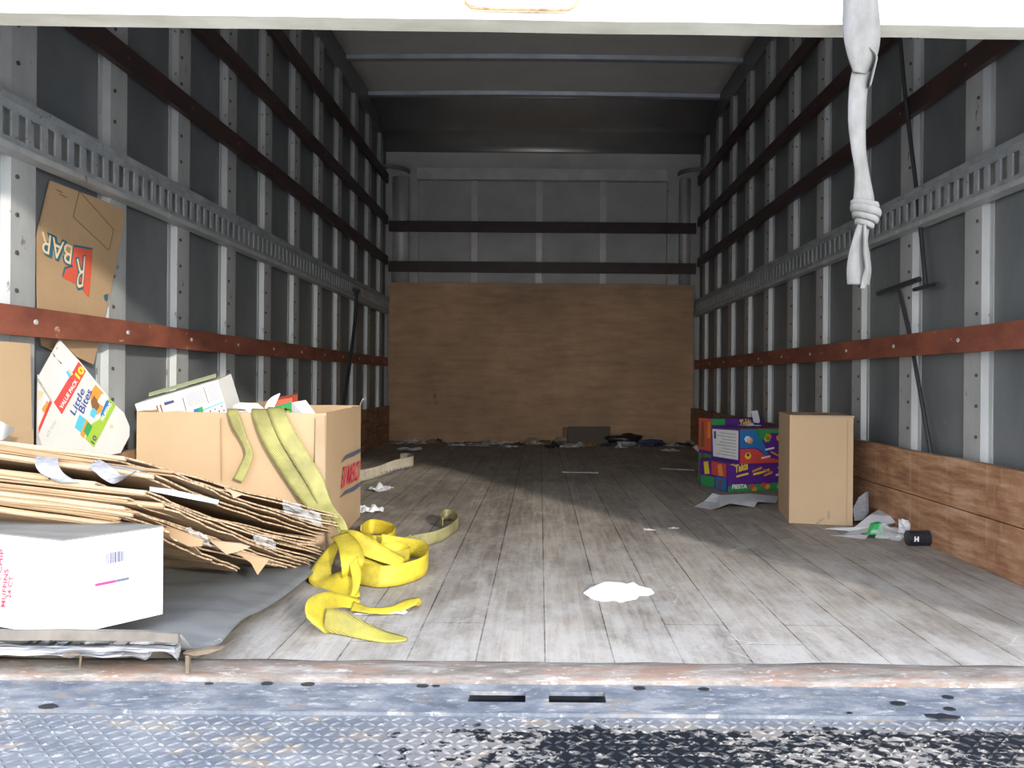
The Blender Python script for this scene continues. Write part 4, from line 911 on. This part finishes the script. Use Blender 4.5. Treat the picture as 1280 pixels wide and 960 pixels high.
O = fr(.07, .10, .0014); text('lettering', 'FIESTA', M['print_white'], t, O, fr(.32, .10, .0014) - O, fr(.07, .26, .0014) - O, .05)
for u, v, du, dv, m in ((.40, .66, .16, .12, 'orange'), (.42, .56, .14, .05, 'ygold'), (.58, .72, .17, -.12, 'red'), (.60, .50, .14, .10, 'orange'), (.56, .62, .13, .08, 'ygold'), (.80, .5, .12, .06, 'white'), (.83, .78, .12, -.10, 'orange')):
    pf('chip_picture', fr, ((u, v), (u + du, v + dv), (u + du, v + dv + .09), (u, v + .07)), m, .0012)
for u, v, m in ((.40, .16, 'red'), (.44, .06, 'orange'), (.60, .20, 'red'), (.66, .14, 'orange'), (.86, .12, 'lime'), (.90, .22, 'orange')):
    pf('flavour_picture', fr, [(u + .045 * math.cos(a), v + .10 * math.sin(a)) for a in [k * 1.05 for k in range(6)]], m, .0014)
pf('red_panel', lf, ((.05, .5), (.55, .5), (.55, .98), (.05, .98)), 'red', nrm=ltn); pf('blue_panel', lf, ((.05, .02), (.4, .02), (.4, .45), (.05, .45)), 'sky', nrm=ltn)
pf('green_panel', lf, ((.45, .02), (.95, .02), (.95, .4), (.45, .4)), 'dgreen', nrm=ltn)
pf('chip_picture', lf, ((.15, .55), (.3, .5), (.34, .9), (.2, .95)), 'orange', .0012, ltn); pf('chip_picture', lf, ((.62, .5), (.8, .45), (.84, .9), (.68, .95)), 'ygold', .0012, ltn); pf('chip_picture', lf, ((.2, .1), (.32, .1), (.32, .35), (.2, .38)), 'brown', .0012, ltn)
t, fr, lf = snack_box(Vector((.862, 3.305, 0)), .28, .235, z1 + .001, z2, 'snack case with a white shipping label on its left face, topmost in front', 0)
pf('blue_panel', fr, ((0, 1), (.3, 1), (.52, .18), (.30, .45), (0, .45)), 'sky'); pf('red_panel', fr, ((0, 0), (.9, 0), (.52, .16), (.28, .42), (0, .42)), 'red', .001)
pf('green_band', fr, ((.26, 1), (1, 1), (1, .86), (.5, .86), (.36, .62)), 'dgreen'); pf('top_edge', fr, ((0, 1), (1, 1), (1, .96), (0, .96)), 'brown', .0012)
for u, v, m in ((.17, .66, 'orange'), (.13, .70, 'white'), (.48, .70, 'lime'), (.50, .76, 'orange'), (.70, .72, 'orange'), (.74, .64, 'red'), (.14, .22, 'ygold')):
    pf('print_blob', fr, [(u + .06 * math.cos(a), v + .10 * math.sin(a)) for a in [k * 1.05 for k in range(6)]], m, .0014)
pf('print_blob', fr, [(.14 + .03 * math.cos(a), .25 + .05 * math.sin(a)) for a in [k * 1.05 for k in range(6)]], 'ink', .0018)
for u, v, du, dv, m in ((.45, .36, .16, .05, 'white'), (.55, .3, .16, -.14, 'orange'), (.7, .38, .15, .05, 'brown'), (.38, .12, .16, .05, 'white')):
    pf('chip_picture', fr, ((u, v), (u + du, v + dv), (u + du, v + dv + .05), (u, v + .05)), m, .0014)
pf('shipping_label', lf, ((.05, .10), (.92, .08), (.96, .90), (.05, .94)), 'white', .001, ltn)
for k in range(8): pf('label_print', lf, ((.12, .18 + .09 * k), (.8 - .1 * (k % 3), .175 + .09 * k), (.8 - .1 * (k % 3), .195 + .09 * k), (.12, .2 + .09 * k)), 'textgrey', .0014, ltn)
pf('label_print', lf, ((.82, .62), (.9, .62), (.9, .84), (.82, .84)), 'slate', .0014, ltn)
z3 = .302
t, fr, lf = snack_box(Vector((.800, 3.565, 0)), .28, .12, z0, .15, 'lower snack case of the rear stack beside the wall, in shade', 0)
pf('green_panel', lf, ((.0, .0), (1, .0), (1, .9), (.0, .9)), 'dgreen', nrm=ltn); pf('blue_panel', lf, ((.0, .0), (.4, .0), (.4, .8), (.0, .8)), 'navy', .0012, ltn); pf('chip_picture', lf, ((.5, .2), (.8, .2), (.8, .9), (.5, .9)), 'brown', .0014, ltn)
t, fr, lf = snack_box(Vector((.800, 3.565, 0)), .28, .12, .151, z3, 'upper snack case of the rear stack with red left face and purple front', 0)
pf('red_panel', lf, ((.0, .0), (1, .0), (1, 1), (.0, 1)), 'flagred', nrm=ltn); pf('chip_picture', lf, ((.55, .1), (.85, .1), (.8, .9), (.6, .9)), 'brown', .0012, ltn); pf('chip_picture', lf, ((.1, .4), (.35, .4), (.3, .9), (.12, .9)), 'orange', .0012, ltn)
pf('green_panel', fr, ((.0, .55), (.24, .55), (.24, 1), (0, 1)), 'dgreen'); O = fr(.03, .62, .0012); text('lettering', 'FIESTA', M['print_white'], t, O, fr(.22, .64, .0012) - O, fr(.03, .78, .0012) - O, .04)
O = fr(.52, .66, .0012); text('lettering', 'Takis', M['print_ygold'], t, O, fr(.74, .74, .0012) - O, fr(.52, .96, .0012) - O, .04)
crumple('paper_scrap', Vector((.96, 3.5, z2)), .09, .04, .01, 77, M['paper'], .2, label='flat white slip lying on top of the snack cases', cat='paper scrap')
slab('paper_tag', [P(x, y, Y=3.62) for x, y in ((939, 514), (947, 513), (950, 526), (949, 529), (942, 528))], (0, .002, 0), M['paper'], label='small white tag standing up behind the snack cases', cat='tag')

# crumpled papers in front of the snack cases
def fold_paper(px_pts, label, m='paper', hz=None, seed=1, cat='crumpled paper'):
    """floor paper with real height: px points carry their own height z"""
    vs = [P(x, y, Z=z) for x, y, z in px_pts]
    return vs
def faceted(name, px_pts, faces, m, label, cat='crumpled paper'):
    vs = [P(x, y, Z=z) for x, y, z in px_pts]; mb = MB(); n = len(vs)
    mb.add(vs + [v - Vector((0, -.001, .0008)) for v in vs], [tuple(f) for f in faces] + [tuple(n + i for i in f[::-1]) for f in faces]); return obj(name, mb, m, label=label, cat=cat)
faceted('crumpled_paper', [(868, 633, .001), (889, 637, .002), (900, 634, .012), (912, 629, .018), (943, 634, .003), (947, 627, .015), (970, 629, .002), (973, 620, .015), (935, 617, .03), (900, 619, .03), (891, 616, .035), (881, 626, .012), (896, 626, .004)],
        [(0, 1, 12, 11), (1, 2, 12), (2, 3, 9, 12), (12, 9, 10, 11), (3, 8, 9), (3, 4, 5, 8), (5, 6, 7, 8)], M['paper'], 'crumpled white paper in front of the purple snack cases')
faceted('crumpled_paper', [(1029, 661, .001), (1062, 664, .003), (1056, 668, .001), (1090, 659, .02), (1121, 653, .03), (1113, 645, .045), (1098, 637, .05), (1088, 643, .05), (1068, 659, .015), (1046, 658, .002), (1117, 659, .006), (1036, 669, .001), (1082, 674, .001), (1086, 668, .01)],
        [(0, 1, 8, 9), (8, 3, 7), (3, 4, 5, 7), (5, 6, 7), (1, 3, 8), (3, 10, 4), (2, 11, 12, 13), (1, 2, 13, 3)], M['paper'], 'large crumpled white sheet at the right foot of the tall brown box')
mb = MB(); mb.prism([P(x, y, Y=2.56) for x, y in ((1082, 615), (1083, 640), (1078, 650), (1068, 651), (1066, 636), (1073, 622))], (0.01, .004, 0)); obj('crumpled_paper', mb, M['label'], label='grey paper point standing up between the tall brown box and the kick board', cat='crumpled paper')
c = fl(1093, 672); mb = MB()
def blob(mb, c, rx, ry, rz, seed, amp=.25, nu=12, nv=8):
    off = Vector((seed, seed, seed))
    vs = []; 
    for j in range(nv + 1):
        for i in range(nu):
            a, b = 2 * math.pi * i / nu, math.pi * j / nv
            d = Vector((math.sin(b) * math.cos(a), math.sin(b) * math.sin(a), math.cos(b))); k = 1 + amp * noise.noise(d * 1.8 + off)
            vs.append(Vector((c[0] + rx * d.x * k, c[1] + ry * d.y * k, max(c[2] + .001, c[2] + rz + rz * d.z * k))))
    mb.add(vs, [(j * nu + i, j * nu + (i + 1) % nu, (j + 1) * nu + (i + 1) % nu, (j + 1) * nu + i) for j in range(nv) for i in range(nu)])
t = empty('green_clip', c, 'small bright green plastic dispenser part on a black foot, among papers', 'plastic piece')
mb = MB(); mb.prism([c + Vector((x, 0, z)) for x, z in ((-.03, .008), (-.012, .012), (-.002, .04), (.022, .046), (.024, .03), (.03, .012), (.02, .006))], (0, .025, 0)); obj('clip_body', mb, M['green'], t)
mb = MB(); mb.prism([c + Vector((.036 * math.cos(a), .012 + .02 * math.sin(a), .001)) for a in [k * math.pi / 6 for k in range(12)]], (0, 0, .008)); obj('clip_foot', mb, M['black'], t)
mb = MB(); blob(mb, fl(1113, 675), .045, .03, .022, 3, 1.1, 16, 10); obj('plastic_bag', mb, M['film'], label='clear crinkled plastic bag beside the green plastic piece', cat='plastic bag')
mb = MB(); blob(mb, fl(1132, 671), .022, .02, .024, 9, .9); obj('paper_ball', mb, M['paper'], label='small white paper wad against the black roll by the kick board', cat='paper ball')
t = empty('black_roll', fl(1147, 682), 'black plastic roll with a white mark lying against the right kick board', 'roll')
a = fl(1134, 682) + Vector((0, 0, .0225)); b = a + Vector((.072, .0, 0)); mb = MB(); mb.tube(a, b, .022, 18); obj('roll_body', mb, M['black'], t, smooth=False)
mb = MB(); mb.tube(b - Vector((.012, 0, 0)), b + Vector((.004, 0, 0)), .0245, 18); obj('roll_rim', mb, M['pole'], t)
poly('white_mark', [a + Vector((.010 + x, -.0225, z)) for x, z in ((0, -.006), (.004, -.006), (.004, -.001), (.009, -.001), (.009, -.006), (.013, -.006), (.013, .009), (.009, .009), (.009, .003), (.004, .003), (.004, .009), (0, .009))], M['print_white'], t, dn)

# ---- loose scraps on the floor
pts = [(729, 741), (738, 734), (750, 731), (760, 728.5), (775, 729), (790, 732), (803, 735), (814, 736), (818, 741), (812, 743.5), (799, 744), (796, 748), (785, 750), (774, 752.5), (768, 750), (752, 751), (740, 748)]
vs = [P(x, y, Z=.002) for x, y in pts]; cc_ = sum(vs, Vector()) / len(vs); mb = MB(); n = len(vs)
mid = [cc_.lerp(v, .55) + Vector((0, 0, .010 + .012 * abs(noise.noise(v * 23)))) for v in vs]; top_ = cc_ + Vector((0, 0, .014))
mb.add(vs + mid + [top_] + [v - Vector((0, 0, .0012)) for v in vs], [(i, (i + 1) % n, n + (i + 1) % n, n + i) for i in range(n)] + [(n + i, n + (i + 1) % n, 2 * n) for i in range(n)] + [tuple(2 * n + 1 + i for i in range(n))[::-1]] + [(i, 2 * n + 1 + i, 2 * n + 1 + (i + 1) % n, (i + 1) % n) for i in range(n)])
obj('paper_scrap', mb, simple('bright_paper', (.9, .9, .89), (.86, .86, .85), .8), label='bright white torn paper alone in the middle of the floor', cat='paper scrap')
crumple('paper_scrap', fl(476, 613), .09, .10, .028, 21, M['paper'], .1, label='small white paper peak right of the big box, below the beige strap', cat='paper scrap')
crumple('paper_scrap', fl(462, 639), .085, .09, .028, 23, M['paper'], .4, label='crumpled white paper touching the lettered side of the big box', cat='paper scrap')
crumple('paper_scrap', fl(512, 563), .16, .12, .03, 25, M['paper'], .1, label='small pale paper on the dark floor far left, before the plywood', cat='paper scrap')
bx_ = MB(); a, b = fl(703, 590.5), fl(748, 591.5); bx_.prism([a, b, b + Vector((0, .06, 0)), a + Vector((0, .06, 0))], (0, 0, .003)); obj('paper_strip', bx_, M['scrap'], label='long pale strip on the floor in front of the grey brown panel', cat='strip')
bx_ = MB(); a, b = fl(826, 586), fl(868, 588); bx_.prism([a, b, b + Vector((0, .03, 0)), a + Vector((0, .03, 0))], (0, 0, .003)); obj('paper_strip', bx_, M['scrap'], label='faint thin strip on the floor left of the snack cases', cat='strip')
for i, (px, py, lb_) in enumerate(((842, 661, 'tiny white scrap in the mid floor left of the crumpled paper by the snack cases'), (811, 663, 'tiny grey sliver beside the smallest white scrap in the mid floor'))):
    crumple('paper_scrap', fl(px, py), .032 if i == 0 else .04, .02, .006, 40 + i, M['paper' if i == 0 else 'scrap'], label=lb_, cat='paper scrap', nu=6, nv=4)
for i, (px, py, w_, lb_) in enumerate(((838, 564, .12, 'pale scrap nearer the camera of the two before the right plywood foot'), (846, 558, .09, 'pale scrap farther back of the two before the right plywood foot'))):
    crumple('paper_scrap', fl(px, py), w_, .10, .02, 50 + i, M['paper'], label=lb_, cat='paper scrap', nu=8, nv=5)
slab('white_sliver', [P(x, y, Y=5.0) for x, y in ((866, 559), (871, 556), (876, 563), (875, 566.5))], (0, .01, 0), M['paper'], label='white sliver standing left of the rear snack case stack', cat='paper scrap')
rnd = random.Random(11)
grp = 'litter of paper scraps along the foot of the plywood'
for i in range(46):
    px = 500 + 355 * (i / 45) + rnd.uniform(-6, 6); y = 5.80 - rnd.random() ** 1.6 * .42
    if 708 < px < 764 and y > 5.6: y = 5.55
    x = (px - VX) * y / F
    m = rnd.choice(('scrap', 'scrap', 'scrap', 'paper', 'card3', 'black'))
    crumple('litter_scrap', Vector((x, y - .05, 0)), rnd.uniform(.04, .17), rnd.uniform(.03, .09), rnd.uniform(.008, .045), 100 + i, M[m], rnd.uniform(0, 3), nu=7, nv=5,
            label='small scrap of dirty paper in the litter along the foot of the plywood', cat='litter', group=grp)
for i, (x0, x1, y0, y1, m, lb_) in enumerate(((657, 672, 547, 556, 'card2', 'small tan card piece in the litter left of the grey brown panel'), (693, 709, 546, 551, 'scrap', 'pale flat card leaning right beside the grey brown panel'), (672, 690, 550, 556, 'card3', 'brown torn card lying between the tan and pale pieces at the plywood'))):
    slab('card_scrap', [P(x0, y1, Y=5.62), P(x1, y1, Y=5.62), P(x1 - 2, y0, Y=5.7), P(x0 + 3, y0, Y=5.7)], (0, .01, 0), M[m], label=lb_, cat='card scrap')
slab('wood_offcut', [P(711, 557, Y=5.66), P(762, 557, Y=5.66), P(763, 533, Y=5.79), P(710, 533, Y=5.79)], (0, .012, 0), flat('grey_brown_panel', (0.16, 0.135, 0.115), .7), label='small grey brown panel leaning on the foot of the plywood', cat='panel')
slab('wood_strip', [P(703, 556, Y=5.69), P(709, 556, Y=5.69), P(709, 534, Y=5.79), P(703, 534, Y=5.79)], (0, .01, 0), M['card3'], label='narrow dark strip leaning just left of the small panel', cat='strip')
t = empty('black_bag', Vector((.62, 5.62, 0)), 'shiny black plastic bag in the litter right of the small leaning panel', 'bag')
mb = MB(); blob(mb, fl(780, 556), .13, .06, .04, 5, .5, 18, 10); obj('bag_body', mb, M['black'], t, smooth=True)
mb = MB(); blob(mb, fl(784, 557), .07, .03, .016, 8, .6, 12, 8); obj('bag_tear', mb, M['paper'], t)
mb = MB(); blob(mb, fl(812, 557), .10, .05, .022, 15, .7, 14, 8); obj('blue_wrapper', mb, M['print_navy'], label='crumpled dark blue wrapper right of the black bag', cat='wrapper')

# ---- load bars on the walls
def pole(name, pts, r, label, head=None, foot=None):
    t = empty(name, pts[-1], label, 'load bar')
    mb = MB()
    for a, b in zip(pts[:-1], pts[1:]): mb.tube(a, b, r, 10)
    obj('bar_tube', mb, M['pole'], t)
    for nm, e_ in (('head_bar', head), ('foot_bar', foot)):
        if e_: mb = MB(); mb.tube(e_[0], e_[1], e_[2], 10); obj(nm, mb, M['pole'], t)
    return t
pole('load_bar', [P(1121, 5, X=1.165), P(1132, 125, X=1.168), P(1146, 240, X=1.186), P(1152, 300, X=1.187), P(1157, 356, X=1.186)], .0065, 'dark load bar hanging down the right wall, its T foot in mid wall', foot=(P(1143, 362, X=1.184), P(1172, 355, X=1.184), .007))
pole('load_bar', [P(1124, 364, X=1.19), P(1136, 415, X=1.194), P(1143, 450, X=1.194), P(1165, 575, X=1.188)], .0062, 'dark load bar rising from the right kick board to a T head', head=(P(1098, 367, X=1.18), P(1149, 349, X=1.19), .009))
pole('load_bar', [P(446, 365, X=-1.13), P(444, 400, X=-1.13), P(438, 450, X=-1.12), P(424, 545, X=-1.10)], .010, 'dark load bar leaning on the left wall near the back', head=(P(443, 362, X=-1.13), P(448, 364, X=-1.13), .014))

# ---- white pull strap hanging from the door
t = empty('pull_strap', P(1080, 360, Y=1.175), 'frayed white pull strap with a knot hanging from the roll-up door', 'strap')
def sp_(px, py, Y=1.175): return P(px, py, Y=Y)
def pxw(n, dy=0., dz=0.): return Vector((n * 1.175 / F, dy, dz))
mb = MB(); ribbon(mb, [sp_(1076, -40), sp_(1076, -5), sp_(1077, 25), sp_(1078, 50), sp_(1078, 72), sp_(1076.5, 92)], [pxw(43), pxw(43), pxw(46), pxw(46, .004), pxw(38, .01), pxw(22, .014)], .003, 6, .002); obj('webbing_upper', mb, M['webwhite'], t, smooth=True)
mb = MB(); ribbon(mb, [sp_(1084, 62, 1.181), sp_(1080, 85, 1.18), sp_(1073.5, 110, 1.178), sp_(1071.5, 150), sp_(1073.5, 185), sp_(1078, 215), sp_(1080, 240), sp_(1080, 262)], [pxw(30, .012), pxw(30, .012), pxw(26, .010), pxw(24, .006), pxw(21, .008), pxw(21, .01), pxw(27, .01), pxw(32, .008)], .003, 6, .003); obj('webbing_lower', mb, M['webwhite'], t, smooth=True)
mb = MB(); ribbon(mb, [sp_(1087, 62, 1.184), sp_(1094, 74, 1.186), sp_(1091, 90, 1.184), sp_(1087, 110, 1.182)], [pxw(6, .02), pxw(5, .03), pxw(4, .03), pxw(3, .02)], .002); obj('webbing_edge', mb, M['webwhite'], t, smooth=True)
mb = MB()
for k, (cx, cy, rx, tlt, tr) in enumerate(((1081, 256, 14.5, 5, .0062), (1082, 263, 15.5, 8, .0072), (1081.5, 271, 13, 9, .0068), (1080.5, 279, 9, 6, .0062))):
    c_ = sp_(cx, cy); rr_ = rx * 1.175 / F; n_ = 24; m_ = 8; vs = []
    for q in range(n_):
        a_ = 2 * math.pi * q / n_; o_ = Vector((math.cos(a_), .62 * math.sin(a_), 0))
        for w_ in range(m_):
            b_ = 2 * math.pi * w_ / m_; vs.append(c_ + o_ * (rr_ + tr * .7 * math.cos(b_)) + Vector((0, 0, tr * math.sin(b_) - tlt * .45 * 1.175 / F * math.cos(a_) + .0015 * noise.noise(Vector((a_ * 2, k, 0))))))
    mb.add(vs, [(q * m_ + w_, ((q + 1) % n_) * m_ + w_, ((q + 1) % n_) * m_ + (w_ + 1) % m_, q * m_ + (w_ + 1) % m_) for q in range(n_) for w_ in range(m_)])
mb2 = MB(); blob(mb2, sp_(1081, 284), .014, .010, .0165, 2, .3); mb.add(mb2.v, mb2.f)
obj('knot', mb, M['webwhite'], t, smooth=True)
mb = MB(); ribbon(mb, [sp_(1080, 280), sp_(1076, 297), sp_(1074.5, 318), sp_(1074, 338), sp_(1073, 356)], [pxw(18, .008), pxw(22, .014), pxw(30, .012), pxw(34, .010), pxw(30, .008)], .003, 6, .005)
ribbon(mb, [sp_(1085, 282, 1.17), sp_(1084, 300, 1.168), sp_(1084, 318, 1.168), sp_(1086, 335, 1.168), sp_(1083, 348, 1.17), sp_(1080, 361, 1.17)], [pxw(8, .01), pxw(6, .012), pxw(6, .012), pxw(6, .012), pxw(7, .008), pxw(3, .004)], .004, 6, -.002)
obj('frayed_end', mb, M['webwhite'], t, smooth=True)
